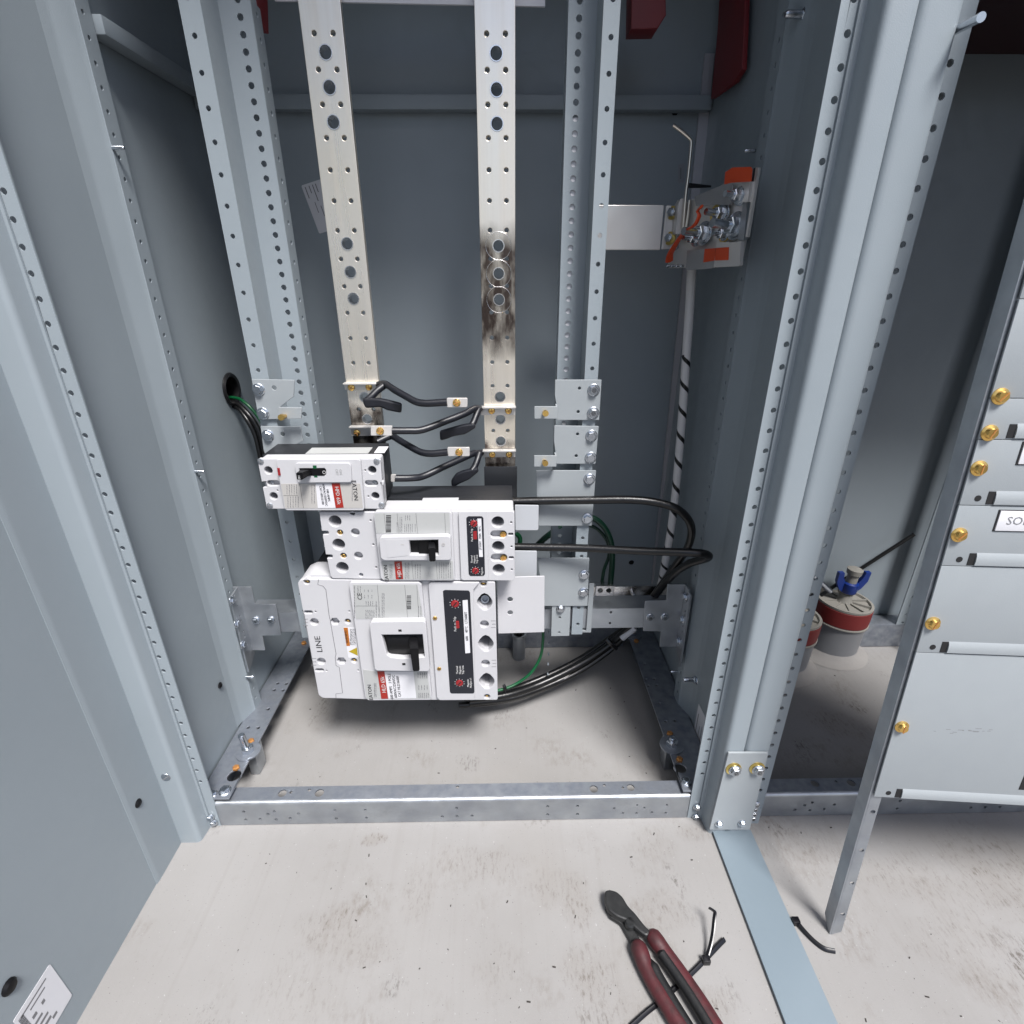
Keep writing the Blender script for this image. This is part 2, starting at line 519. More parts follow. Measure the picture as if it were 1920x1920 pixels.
def tied_cable_mat():
    m = bpy.data.materials.new("white_cable_with_black_stripe"); m.use_nodes = True
    t = m.node_tree; N, L = t.nodes, t.links; b = N["Principled BSDF"]
    uv = N.new("ShaderNodeUVMap")
    sep = N.new("ShaderNodeSeparateXYZ"); L.new(uv.outputs[0], sep.inputs[0])
    a = N.new("ShaderNodeMath"); a.operation = 'ADD'; L.new(sep.outputs[0], a.inputs[0]); L.new(sep.outputs[1], a.inputs[1])
    f = N.new("ShaderNodeMath"); f.operation = 'FRACT'; L.new(a.outputs[0], f.inputs[0])
    l = N.new("ShaderNodeMath"); l.operation = 'LESS_THAN'; l.inputs[1].default_value = .2; L.new(f.outputs[0], l.inputs[0])
    mx = N.new("ShaderNodeMix"); mx.data_type = 'RGBA'; L.new(l.outputs[0], mx.inputs[0])
    mx.inputs[6].default_value = (.62, .61, .61, 1); mx.inputs[7].default_value = (.004, .004, .005, 1)
    L.new(mx.outputs[2], b.inputs["Base Color"]); b.inputs["Roughness"].default_value = .4
    return m


STRIPE = tied_cable_mat()

# ------------------------------------------------------------------ shared hardware meshes (axis +Z = out of the surface)
def hexbolt(r=.0062, h=.0055):
    g = G()
    g.lathe([(r * 1.35, 0), (r * 1.35, .0010), (r * 1.2, .0016)], 20)
    g.lathe([(r, .0012), (r, h - .0008), (r * .86, h)], 6)
    g.lathe([(r * .55, h), (r * .45, h - .0007)], 10)
    return g


def screw(r=.0048, h=.0028, slot=True):
    g = G()
    g.lathe([(r, 0), (r, h * .45), (r * .85, h * .85), (r * .55, h)], 18)
    return g


def slotbar(r, h):
    return G().box(-r * .75, r * .75, -r * .11, r * .11, h - .0001, h + .0002).box(-r * .11, r * .11, -r * .75, r * .75, h - .00012, h + .00018)


HEX = finish(hexbolt().mesh("hex_bolt"), ZINC)
HEX_S = finish(hexbolt(.0042, .004).mesh("small_hex_bolt"), ZINC)
STUD = finish(G().lathe([(.0021, 0), (.0021, .011), (.0014, .0122)], 12).mesh("stud"), ZINC)


def two_mat_mesh(g1, g2, m1, m2, name):
    me = G(); me.add(g1.v, g1.f); n = len(g1.f); me.add(g2.v, g2.f)
    m = me.mesh(name); m.materials.append(m1); m.materials.append(m2)
    for i, p in enumerate(m.polygons):
        p.material_index = 0 if i < n else 1; p.use_smooth = True
    m.set_sharp_from_angle(angle=radians(32))
    return m


BSCREW = two_mat_mesh(screw(), slotbar(.0048, .0028), BRASS, RUST, "brass_screw")
GSCREW = two_mat_mesh(screw(.0034, .001), slotbar(.0034, .001), GALV, INK_G, "grey_screw")
RSCREW = two_mat_mesh(screw(.0030, .001), slotbar(.0030, .001), BRASS, INK, "recessed_screw")


# plates traced on a plane facing the camera side, with real thickness behind it
def front(pts, Y, f=None, r=0):
    out = []
    for x, y in pts:
        p = W(*(f(x, y) if f else (x, y)), Y=Y); out.append((p.x, p.z))
    return round_poly(out, r) if r else out


def fc(x, y, rad, Y, f=None, n=14, a0=0):
    p = W(*(f(x, y) if f else (x, y)), Y=Y); q = W(*(f(x + rad, y) if f else (x + rad, y)), Y=Y)
    return circ(p.x, p.z, abs(q.x - p.x), n, a0)


def slot(x, y, w, h, Y, f=None):
    a = W(*(f(x - w / 2, y + h / 2) if f else (x - w / 2, y + h / 2)), Y=Y)
    b = W(*(f(x + w / 2, y - h / 2) if f else (x + w / 2, y - h / 2)), Y=Y)
    return rrect(a.x, b.x, a.z, b.z, min(b.x - a.x, b.z - a.z) * .48)


def plateY(name, parent, m, pts, Y, t, holes=(), f=None, r=0, bevel=0, label=None):
    me = sheet(front(pts, Y, f, r), holes, MY(Y), t, bevel)
    return part(name, me, m, parent, label)


def text(parent, s, px, Y, size, m, rot=90, f=None, name="lettering", M=None, align='CENTER', sx=1.0):
    c = bpy.data.curves.new("t", 'FONT'); c.body = s; c.size = size; c.align_x = align; c.align_y = 'CENTER'
    c.resolution_u = 2; c.extrude = .00006; c.space_line = 1.0
    o = bpy.data.objects.new("t", c); me = bpy.data.meshes.new_from_object(o)
    bpy.data.objects.remove(o); bpy.data.curves.remove(c)
    me.transform(Matrix.Diagonal((sx, 1, 1, 1)))
    me.transform(Matrix.Rotation(radians(rot), 4, 'Z'))
    if M is None:
        p = W(*(f(*px) if f else px), Y=Y)
        M = MY(Y) @ Matrix.Translation((p.x, p.z, 0.00005))
    me.transform(M)
    return part(name, me, m, parent)


def print_lines(parent, m, boxes, Y, f, vertical=True):
    """fine print too small to read: rows of thin ink strokes; boxes = (x0,y0,x1,y1,rows)"""
    g = G()
    for x0, y0, x1, y1, rows in boxes:
        for k in range(rows):
            if vertical:
                x = x0 + (x1 - x0) * (k + .5) / rows; y = y0
                while y < y1 - 4:
                    L = min(random.uniform(6, 26), y1 - y)
                    a = W(*f(x - 1.6, y + L), Y=Y); b = W(*f(x + 1.6, y), Y=Y)
                    g.box(a.x, b.x, Y - .0001, Y + .0001, a.z, b.z); y += L + random.uniform(3, 6)
            else:
                y = y0 + (y1 - y0) * (k + .5) / rows; x = x0
                while x < x1 - 4:
                    L = min(random.uniform(6, 26), x1 - x)
                    a = W(*f(x, y + 1.6), Y=Y); b = W(*f(x + L, y - 1.6), Y=Y)
                    g.box(a.x, b.x, Y - .0001, Y + .0001, a.z, b.z); x += L + random.uniform(3, 6)
    return tag(part("fine_print", g, m, parent), kind='stuff')


def barcode(parent, m, x0, y0, x1, y1, Y, f):
    g = G(); y = y0
    while y < y1:
        w = random.choice((3, 3, 5, 7)); a = W(*f(x0, y + w), Y=Y); b = W(*f(x1, y), Y=Y)
        g.box(a.x, b.x, Y - .0001, Y + .0001, a.z, b.z); y += w + random.choice((3, 4, 6))
    return part("barcode", g, m, parent)


# ================================================================== SETTING
solo("ground", G().add([(-200, -200, -.16), (200, -200, -.16), (200, 200, -.16), (-200, 200, -.16)], [(0, 1, 2, 3)]),  # unseen ground, kept dark to cut light bounced into the bays
     mat("unseen_dark_ground", (.05, .05, .052), .9, 0, (30, .5, (.035, .035, .036))), "unseen ground beyond the concrete slab, kept dark to cut bounced light", "ground", kind='structure')
g = G().box(-2.6, 2.6, -1.1, 1.7, -.15, 0)
o = solo("concrete_slab", g, CONC, "pale broom finished concrete slab under the switchboard with brown scuffs", "floor", kind='structure')

YF, YS, YI, YC, YCB, YBUS, YB = .491, .513, .69, .69, .732, .76, .925
H = 2.1

# ================================================================== MAIN ENCLOSURE
enc = thing("switchboard_enclosure", "open grey steel switchboard section with perforated posts holding the white breakers", "enclosure", (-.07, .72, 0))
part("back_panel", sheet([(-.425, 0), (.297, 0), (.297, H), (-.425, H)],
                         [circ(*(lambda p: (p.x, p.z))(W(1266, 208, Y=YB)), .006, 6), circ(*(lambda p: (p.x, p.z))(W(1184, 1055, Y=YB)), .0055, 12)], MY(YB), .002), PAINT, enc)
part("backing", G().box(-.43, .30, .93, .932, 0, H), HOLE, enc)
gp = W(432, 730, X=-.425)
part("side_panel", sheet([(.515, .004), (YB, .004), (YB, H), (.515, H)], [circ(gp.y, gp.z, .021, 20)], MXp(-.425), .002), PAINT, enc)
part("side_panel", sheet([(-.515, .004), (-YB, .004), (-YB, H), (-.515, H)], [], MXm(.297), .002), PAINT, enc)
part("roof_panel", G().box(-.447, .300, .488, YB, H, H + .003), PAINT, enc)
part("shade_shelf", G().box(-.423, .295, .735, YB, 1.10, 1.103), PAINT, enc)  # added shelf above the view, keeps light off the back panel
part("horizontal_rail", G().box(-.423, .295, .905, .9235, .916, .9335).mesh("r", .002), PAINT, enc)
part("horizontal_rail", G().box(-.4235, -.404, .702, .904, .930, .947).mesh("r", .002), PAINT, enc)

part("upper_sheet", G().box(-.399, .2535, .498, .500, 1.34, H), PAINT, enc)  # added sheet out of view, there to shade the bay behind
part("shade_return", G().box(-.399, .2535, .500, .56, 1.34, 1.342), PAINT, enc)  # inward edge of the added shading sheet
# front corner posts: flat front face, step back, perforated flange
zpost = [.045 + .02063 * k for k in range(100)]
def post_flange(x0, x1, par, name="perforated_flange", y=YS, zmin=.07, ztop=H, r=.0028, z0=.0):
    xc = (x0 + x1) / 2
    hs = [circ(xc, z, r, 10) for z in zpost if z > zmin and z < 1.35]
    return part(name, sheet([(x0, z0), (x1, z0), (x1, ztop), (x0, ztop)], hs, MY(y), .0018), PAINT, par)
post_flange(-.4185, -.400, enc)
post_flange(.2545, .2735, enc)
part("corner_post", fold([(-.447, .52), (-.447, YF), (-.4185, YF), (-.4165, YS - .0005), (-.412, YS - .0005)], 0, H, -.002, .004), PAINT, enc)
part("corner_post", fold([(.268, YS - .0005), (.275, YS - .0005), (.2775, YF), (.2992, YF), (.2992, .60)], .0, H, -.002, .004), PAINT, enc)
# rear side posts with perforated side flange
for sx, wx in ((1, -.425), (-1, .297)):
    part("rear_post", fold([(wx, .640), (wx + sx * .002, .652), (wx + sx * .010, .674), (wx + sx * .012, .678), (wx + sx * .0125, .6785)], .052, H, .0015 * sx, .003), PAINT, enc)
    hs = []
    for k in range(60):
        z = .07 + .0203 * k
        if z < 1.3: hs.append(circ(sx * .687, z, .0024, 8))
    Mx = MXp(wx + .0125) if sx > 0 else MXm(wx - .0125)
    xa, xb = (.678, .700) if sx > 0 else (-.700, -.678)
    part("rear_post_flange", sheet([(xa, .052), (xb, .052), (xb, H), (xa, H)], hs, Mx, .0015), PAINT, enc)

# base: galvanised front sill, side rails, rear sill
sill_holes = []
fs_ = crop(480, 1440, 3)
for x, y in ((23, 288), (67, 260), (102, 245), (113, 290), (193, 283), (239, 257), (443, 238), (452, 284), (614, 236), (621, 281), (1048, 273), (1131, 271), (1128, 226), (1215, 269), (1640, 216), (1640, 262), (1808, 214), (1808, 260)):
    sill_holes.append(fc(x, y, 9, YS, fs_, 10))
fr_ = crop(1100, 1080, 3.692)
for x, y in ((190, 1608), (250, 1642), (349, 1587), (344, 1642), (399, 1605), (451, 1636), (555, 1585), (547, 1640)):
    sill_holes.append(fc(x, y, 9, YS, fr_, 10))
for (x, y) in ((457, 1522), (461, 1537)):
    sill_holes.append(fc(x, y, 3, YS, None, 10))
def sill(x0, x1, par, holes, top_holes):
    f = sheet([(x0, .001), (x1, .001), (x1, .0395), (x0, .0395)], holes, MY(YS), .002)
    c = G()
    n = 6; vs = []
    for x in (x0, x1):
        for k in range(n + 1):
            a = pi / 2 * k / n
            vs.append((x, YS + .0045 - .0045 * cos(a), .0395 + .0045 * sin(a)))
        for k in range(n + 1):
            a = pi / 2 * k / n
            vs.append((x, YS + .0045 - .0025 * cos(a), .0395 + .0025 * sin(a)))
    m = 2 * (n + 1)
    fs = []
    for k in range(n):
        fs.append((k, k + 1, m + k + 1, m + k)); fs.append((n + 1 + k + 1, n + 1 + k, m + n + 1 + k, m + n + 1 + k + 1))
    c.add(vs, [tuple(reversed(q)) for q in fs])
    tp = sheet([(x0, YS + .0045), (x1, YS + .0045), (x1, .538), (x0, .538)], top_holes, MZ(.044), .002)
    b = G().box(x0, x1, YS + .002, .537, .001, .0025)
    part("base_sill_face", f, GALV, par); part("base_sill_edge", c, GALV, par)
    part("base_sill_top", tp, GALV_D, par); part("base_sill_bottom", b, GALV_D, par)
top_h = []
for x, y, r in ((148, 142, 24), (196, 136, 9), (300, 124, 9), (357, 140, 25), (1133, 107, 9), (1900, 118, 24)):
    p = W(*fs_(x, y), Z=.044); q = W(*fs_(x + r, y), Z=.044); top_h.append(circ(p.x, p.y, q.x - p.x, 16))
for x, y, r in ((122, 1449, 10), (250, 1465, 9), (305, 1464, 27)):
    p = W(*fr_(x, y), Z=.044); q = W(*fr_(x + r, y), Z=.044); top_h.append(circ(p.x, p.y, q.x - p.x, 16))
sill(-.4005, .2535, enc, sill_holes, top_h)

RZ = .052
def rail(x0, x1, par, holes, wallside):
    rh = [circ(a, b, c, 14) for a, b, c in holes]
    top = sheet([(x0, .5145), (x1, .5145), (x1, .905), (x0, .905)], rh, MZ(RZ), .003, .0006)
    w = G().box(x0, x0 + .003, .5165, .905, .001, RZ - .0035) if wallside < 0 else G().box(x1 - .003, x1, .5165, .905, .001, RZ - .0035)
    part("base_rail", top, GALV_D, par); part("base_rail_web", w, GALV_D, par)
lf = crop(380, 1080, 3.8395)
def zpt(f, x, y, z=RZ):
    p = W(*f(x, y), Z=z); return p.x, p.y
lh = [(*zpt(lf, *q), r) for q, r in (((540, 772), .0028), ((602, 775), .0028), ((515, 820), .0028), ((578, 822), .0028), ((472, 957), .0028), ((328, 1090), .0026), ((400, 1092), .0026), ((226, 1436), .0095), ((163, 1548), .001))]
rh = [(*zpt(fr_, *q), r) for q, r in (((408, 715), .0028), ((468, 713), .0028), ((426, 758), .0028), ((486, 756), .0028), ((400, 605), .0022), ((502, 880), .0026), ((547, 1006), .0026), ((612, 1003), .0026), ((648, 1328), .0095))]
rail(-.4225, -.3795, enc, lh, -1)
rail(.243, .2945, enc, rh, 1)
part("rear_sill", G().box(-.38, .243, .895, .921, .001, .055).mesh("s", .002), GALV_D, enc)
for p_, nm in ((W(480, 1452, Z=0), 'l'), (W(1252, 1443, Z=0), 'r'), (W(1198, 1243, Z=0), 'b')):
    part("rail_foot", G().box(p_.x - .007, p_.x + .007, p_.y - .001, p_.y + .024, .0005, RZ - .0035).mesh("f", .002), GALV, enc)
# bolts on the posts and rails
for px, py in ((395, 1532), (401, 1542)):
    inst("hex_bolt", HEX_S, enc, W(px, py, Y=YS - .001))
for px, py in ((1307, 1513), (1305, 1531)):
    inst("hex_bolt", HEX_S, enc, W(px, py, Y=YS - .001))
p = W(422, 1483, Z=RZ); inst("hex_bolt", HEX, enc, p, (0, 0, 1))
p = W(1287, 1466, Z=RZ); inst("hex_bolt", HEX_S, enc, p, (0, 0, 1), scale=1.3)
p = W(400, 1489, Z=RZ); inst("hex_bolt", HEX_S, enc, p, (0, 0, 1))
# studs on the rear side flanges
for px, py in ((211, 277), (366, 884), (461, 1269)):
    inst("stud", STUD, enc, W(px, py, X=-.4125), (1, 0, 0))
for px, py in ((1416, 283), (1271, 1259)):
    inst("stud", STUD, enc, W(px, py, X=.2845), (-1, 0, 0))
for px, py in ((1306, 1274), (1512, 27)):
    q = W(px, py, X=.2965); inst("hex_bolt", HEX, enc, q, (-1, 0, 0), scale=.9); inst("stud", STUD, enc, q, (-1, 0, 0), scale=1.7)
# black plug buttons and the big screw of the left side
PLUG = finish(G().lathe([(.0062, 0), (.0062, .0012), (.0045, .0030), (.0015, .0036)], 16).mesh("plug"), BLACK)
inst("plug_button", PLUG, enc, W(412, 1285, X=-.4235), (1, 0, 0), scale=.75)

# post base plate, with two brass-washered bolts
bp_pts = [(1366, 1412), (1441, 1412), (1406, 1556), (1330, 1556)]
Yp = YF - .0055
bpl = plateY("base_plate", enc, PAINT_B, bp_pts, Yp, .003, (), None, .0015, .0005)
for px, py in ((1375, 1441), (1419, 1440)):
    q = W(px, py, Y=Yp)
    wz = part("brass_washer", G().lathe([(.0098, 0), (.0098, .0012), (.0060, .0022)], 24, q, (0, -1, 0)), YZINC, bpl)
    inst("hex_bolt", HEX, bpl, q + Vector((.001, -.002, -.0008)), scale=.98)
for px, py in ((1348, 1544), (1391, 1543)):
    inst("hex_bolt", HEX_S, bpl, W(px, py, Y=Yp))

# ================================================================== LEFT END PANEL
endp = thing("end_panel", "wide pale blue-grey sheet steel end panel running forward along the left edge", "panel", (-.446, .2, 0))
holes = []
for px, py in ((23 / 3, 480 + 370 / 3),):
    q = W(px, py, X=-.4445)
part("panel_sheet", fold([(-.4445, -.55), (-.4445, .4898)], .0, H, .002, .001), PAINT, endp)
part("panel_stiffener", fold([(-.4445, .435), (-.4436, .440), (-.4436, .4895)], .0, H, -.0008, .004), PAINT, endp)
for px, py, s in ((258, 1506, .95), (16, 1850, 1.25), (60, 10, 1.1)):
    inst("plug_button", PLUG, endp, W(px, py, X=-.4434 if px > 200 else -.4444), (1, 0, 0), scale=s * .9)
q = W(313, 1455, X=-.4434)
q = W(313, 1455, Y=YF)
inst("truss_screw", two_mat_mesh(screw(.0066, .003), G().box(-.005, .005, -.0006, .0006, .0029, .0032), ZINC, INK_G, "truss_screw"), endp, q, (.1, -1, 0), .6)
for px, py in ((9, 603), (195, 1110)):
    q = W(px, py, X=-.4434)
    part("pilot_hole", G().cyl(q, q + Vector((.0002, 0, 0)), .0034, None, 12), HOLE, endp)

# stickers
def sticker(name, M, u0, u1, v0, v1, label, cat, lines, bar=None, m=LBL_W):
    t = thing(name, label, cat, M @ Vector(((u0 + u1) / 2, v0, 0)))
    part("paper", sheet(rrect(u0, u1, v0, v1, .002), [], M @ Matrix.Translation((0, 0, .0003)), .0003), m, t)
    g = G()
    for (a0, b0, a1, b1) in lines:
        x = u0 + (u1 - u0) * a0; xe = u0 + (u1 - u0) * a1; y = v0 + (v1 - v0) * b0; ye = v0 + (v1 - v0) * b1
        g.add([M @ Vector((*c, .00042)) for c in ((x, y), (xe, y), (xe, ye), (x, ye))], [(0, 1, 2, 3)])
    part("printing", g, INK_G, t)
    if bar:
        g = G(); a0, b0, a1, b1 = bar; x = a0
        while x < a1:
            w = random.choice((.006, .01, .014)); X0 = u0 + (u1 - u0) * x; X1 = u0 + (u1 - u0) * (x + w)
            g.add([M @ Vector((*c, .00042)) for c in ((X0, v0 + (v1 - v0) * b0), (X1, v0 + (v1 - v0) * b0), (X1, v0 + (v1 - v0) * b1), (X0, v0 + (v1 - v0) * b1))], [(0, 1, 2, 3)])
            x += w + random.choice((.006, .01))
        part("barcode", g, INK, t)
    return t
# on the left end panel, turned on the sheet
a = W(93, 1807, X=-.4442); b = W(135, 1866, X=-.4442); d = W(26, 1908, X=-.4442)
u = (b - a).normalized(); v_ = -(d - a); v_ = (v_ - u * v_.dot(u)).normalized()
Lw, Lh = (b - a).length, (d - a).length * 1.05
M = MF(a, u, v_)
if (M.to_3x3() @ Vector((0, 0, 1))).x < 0: u = -u; M = MF(b, u, v_)
sticker("paper_label", M, 0, Lw, -Lh, 0, "white paper barcode label tilted on the left end panel near the floor", "label",
        [(.10, .12, .13, .80), (.20, .3, .23, .7), (.35, .25, .42, .36), (.35, .5, .42, .58), (.5, .2, .55, .42), (.62, .25, .67, .5), (.74, .3, .8, .5), (.85, .25, .9, .36), (.82, .5, .88, .62)], (.1, .06, .62, .18))
# on the back panel, behind the left busbar
a = W(565, 348, Y=YB); b = W(594, 343, Y=YB); d = W(594, 430, Y=YB)
u = Vector((.965, 0, .262)); v_ = Vector((-.262, 0, .965)) * 1
M = MF(Vector((a.x, YB - .0002, a.z)), u, v_)
sticker("paper_label", M, 0, .034, -.066, 0, "white paper label tilted on the dark back panel beside left busbar", "label",
        [(.12, .72, .16, .95), (.3, .8, .34, .95), (.46, .62, .5, .95), (.6, .78, .64, .95), (.3, .4, .33, .62), (.5, .3, .53, .52), (.72, .25, .75, .5)])
# on the inner right wall low beside the post
a = W(1312, 1322, X=.2966)
M = MF(a, Vector((0, -1, 0)), Vector((0, 0, 1)))
sticker("paper_label", M, -.004, .05, -.075, 0, "white paper label on the inner right wall low behind the centre post", "label", [(.1, .1, .14, .8), (.3, .2, .33, .6), (.45, .3, .48, .7)])
a = W(1272, 308, Y=YB - .0003)
M = MF(a, Vector((1, 0, .1)).normalized(), Vector((-.1, 0, 1)).normalized())
sticker("paper_label", M, 0, .009, -.024, 0, "small faded grey label on the back panel behind the handle rod", "label", [(.3, .2, .5, .8)], None, mat("faded_label", (.28, .29, .31), .5))

# grommet and cables out of the left wall
solo("cable_grommet", G().lathe([(.0195, -.004), (.0195, .003), (.0235, .0045), (.0255, .002), (.0255, .0005)], 28, gp + Vector((.0005, 0, 0)), (1, 0, 0), False), mat("grommet_rubber", (.008, .008, .009), .35),
     "black rubber grommet round the cable hole in the left wall", "grommet")
part("cable_hole_dark", G().lathe([(.022, 0), (.022, .034), (0, .034)], 20, gp + Vector((-.0025, 0, 0)), (-1, 0, 0), False), HOLE, enc)
cg = []
for (dx, path, r, m, lab) in (
    (0, [(431, 738, -.45), (440, 745, -.42), (462, 757, -.395), (484, 782, -.36), (500, 812, -.335), (512, 850, -.31)], .0024, GREEN, "green wire curving out of the left wall grommet"),
    (0, [(430, 742, -.45), (442, 755, -.42), (464, 775, -.392), (482, 800, -.36), (492, 830, -.335), (500, 865, -.31)], .0040, CABLE, "upper black cable curving out of the left wall grommet"),
    (0, [(430, 748, -.45), (442, 763, -.42), (462, 785, -.392), (477, 812, -.36), (486, 845, -.335), (492, 880, -.31)], .0040, CABLE, "lower black cable curving out of the left wall grommet")):
    pts = [W(a, b, X=x) for a, b, x in path]
    pts[0] = Vector((-.456, gp.y, pts[0].z)); pts[1].y = gp.y - .004
    for k in range(2, len(pts)): pts[k] = W(path[k][0], path[k][1], Y=gp.y - .008 - .004 * k)
    solo("cable", G().tube(pts, r, 12), m, lab, "cable", "cables from the left wall")

# ================================================================== ADJOINING ENCLOSURE
adj = thing("switchboard_enclosure", "dark neighbouring switchboard section with capped conduits behind the leaning panel", "enclosure", (.67, .72, 0))
part("corner_post", fold([(.3022, .60), (.3022, YF), (.3315, YF), (.3325, .5025), (.336, .5025)], 0, H, -.002, .006), PAINT, adj)
post_flange(.3330, .3515, adj, zmin=.05, y=.503)
part("side_panel", G().box(.3015, .3035, .60, YB, .004, H), PAINT, adj)
part("back_panel", G().box(.3035, 1.04, YB + .001, YB + .003, .0, H), PAINT, adj)
part("side_panel", G().box(1.04, 1.042, YS, YB, 0, H), PAINT, adj)
part("roof_panel", G().box(.3015, 1.042, .488, YB, H, H + .003), PAINT, adj)
sh2 = []
f8 = crop(1480, 1480, 4.3636)
for x, y in ((46, 168), (126, 131), (188, 108), (168, 172), (285, 162), (368, 125), (907, 94), (882, 157), (1485, 150), (1603, 147), (1722, 146)):
    sh2.append(fc(x, y, 13, YS, f8, 10))
fr3 = crop(1400, 900, 2.9097)
th2 = []
for x, y, r in ((372, 1655, 22), (487, 1645, 8), (570, 1652, 22)):
    p = W(*fr3(x, y), Z=.044); q = W(*fr3(x + r, y), Z=.044); th2.append(circ(p.x, p.y, q.x - p.x, 14))
sill(.3565, 1.03, adj, sh2, th2)
part("rear_sill", G().box(.305, 1.03, .885, .92, .001, .055).mesh("s", .002), GALV_D, adj)
p = W(1690, 1130, Y=.89)
xr = p.x
hs = [circ(xr + .012, .06 + .0206 * k, .0028, 8) for k in range(56)]
part("rear_post", sheet([(xr, .055), (xr + .032, .055), (xr + .032, H), (xr, H)], hs, MY(.885), .002), PAINT, adj)
part("rear_post_web", G().box(xr + .030, xr + .032, .84, .885, .055, H), PAINT, adj)
part("upper_sheet", G().box(.305, 1.03, .70, YB, .985, .99), mat("dark_maroon_insulator", (.035, .006, .009), .6), adj, "dark red insulating barrier")
part("front_cover", G().box(.357, 1.03, .498, .500, 1.05, H), PAINT, adj)  # added out of view to darken this bay
for px, py in ((1411, 1508), (1408, 1516), (1406, 1525), (1404, 1533)):
    inst("hex_bolt", HEX_S, adj, W(px + 7, py, Y=.502), scale=.85)
# rods sticking out of the post
for (x0, y0, x1, y1), lab in (((1780, 62, 1840, 32), "upper"), ((1524, 1078, 1556, 1108), "lower")):
    a = W(x0, y0, Y=.505); b = W(x1, y1, Y=.47 if lab == "upper" else .52)
    part("threaded_stud", G().cyl(a, b, .0031 if lab == "upper" else .0030, None, 14), ZINC, adj)
a = [W(x, y, Y=.90) for x, y in ((1505, 1142), (1545, 1112), (1590, 1082), (1650, 1043), (1700, 1011), (1714, 1002))]
solo("cable", G().tube(a, .0036, 10), CABLE, "thin black cable slanting across the dark back wall of the right section", "cable")

# conduits with test plugs
def conduit(cx, cy, rad, h, lean, label):
    t = thing("conduit_stub", label, "conduit", (cx, cy, 0), "capped conduit stubs in the right section")
    ax = Vector((lean, 0, 1)).normalized(); o = Vector((cx, cy, 0))
    part("pipe", G().lathe([(rad, 0), (rad, h), (rad - .006, h), (rad - .006, h - .02)], 40, o, ax), PVC, t)
    part("grout", G().lathe([(rad + .022, .0008), (rad + .013, .004), (rad + .004, .011), (rad - .001, .018)], 40, o, (0, 0, 1)), mat("grout", (.24, .23, .22), .9, 0, (60, .6, (.26, .25, .24)), .4, 150), t)
    o2 = o + ax * (h - .004)
    part("rubber_band", G().lathe([(rad - .008, .0), (rad + .0015, .002), (rad + .002, .016), (rad + .0015, .034), (rad - .002, .036)], 40, o2, ax, False), REDTAPE, t)
    o3 = o2 + ax * .036
    cap = G().lathe([(rad + .001, 0), (rad + .001, .004), (rad - .004, .0045), (rad - .007, -.004), (.018, -.004), (.012, .006), (.011, .018), (.0, .018)], 40, o3, ax)
    for k in range(10):
        a = 2 * pi * k / 10; d = Vector((cos(a), sin(a), 0))
        cap.frame_box(o3, d, Vector((-d.y, d.x, 0)), ax, (.011, rad - .006), (-.0012, .0012), (-.0035, .003))
    part("cap_disc", cap, PVC_W, t)
    part("cap_rim", G().lathe([(rad - .002, -.003), (rad + .003, -.0025), (rad + .003, .0), (rad - .002, .0005)], 40, o2, ax), PVC_W, t)
    return t, o3, ax
pb = W(1572, 1232, Z=0)
t, o3, ax = conduit(pb.x - .006, pb.y + .03, .050, .082, .06, "grey conduit stub with red band and blue wing nut cap")
part("plug_spindle", G().lathe([(.010, .015), (.010, .060), (.013, .062), (.014, .072), (.010, .074)], 20, o3, ax), PVC_W, t)
wn = G().lathe([(.014, .022), (.015, .024), (.015, .042), (.012, .044)], 20, o3, ax)
for s in (-1, 1):
    u, v2 = Vector((s, 0, 0)), Vector((0, 1, 0))
    prof = [(.012, .022), (.022, .030), (.030, .046), (.031, .066), (.021, .066), (.019, .054), (.013, .044)]
    P = [o3 + u * a + ax * b + v2 * d for d in (-.004, .004) for a, b in prof]
    n = len(prof)
    wn.add(P, [tuple(range(n)), tuple(range(2 * n - 1, n - 1, -1))] + [(i, n + i, n + (i + 1) % n, (i + 1) % n) for i in range(n)])
part("wing_nut", wn, BLUE, t)
pb2 = W(1492, 1262, Z=0)
conduit(pb2.x - .022, pb2.y + .03, .050, .082, .05, "grey conduit stub with red band half hidden behind the centre post")

# floor conduit stub inside the main section
p = W(973, 1232, Z=0)
cst = thing("conduit_stub", "small galvanised conduit stub with black cable rising from the concrete floor", "conduit", (p.x, p.y, 0))
part("pipe", G().lathe([(.0125, 0), (.0125, .052), (.0145, .053), (.0145, .058), (.011, .058), (.011, .03)], 24, (p.x, p.y, 0)), GALV, cst)
q = Vector((p.x, p.y, .03))
solo("cable", G().tube([q, q + Vector((0, 0, .04)), q + Vector((.002, 0, .08)), q + Vector((.0, .01, .2))], .0058, 12), CABLE, "short black cable rising out of the floor conduit stub", "cable")

# floor trim strip
a = [W(1335, 1557, Z=.004), W(1405, 1557, Z=.004)]
solo("floor_trim_strip", sheet([(.2815, -.25), (.3345, -.25), (.3345, .4905), (.2815, .4905)], [], MZ(.0050), .0045, .0004), mat("floor_strip_paint", (.168, .212, .245), .4, 0, (10, .3, (.154, .197, .229)), .05, 700),
     "flat blue-grey steel strip lying on the concrete from the centre post", "trim strip")

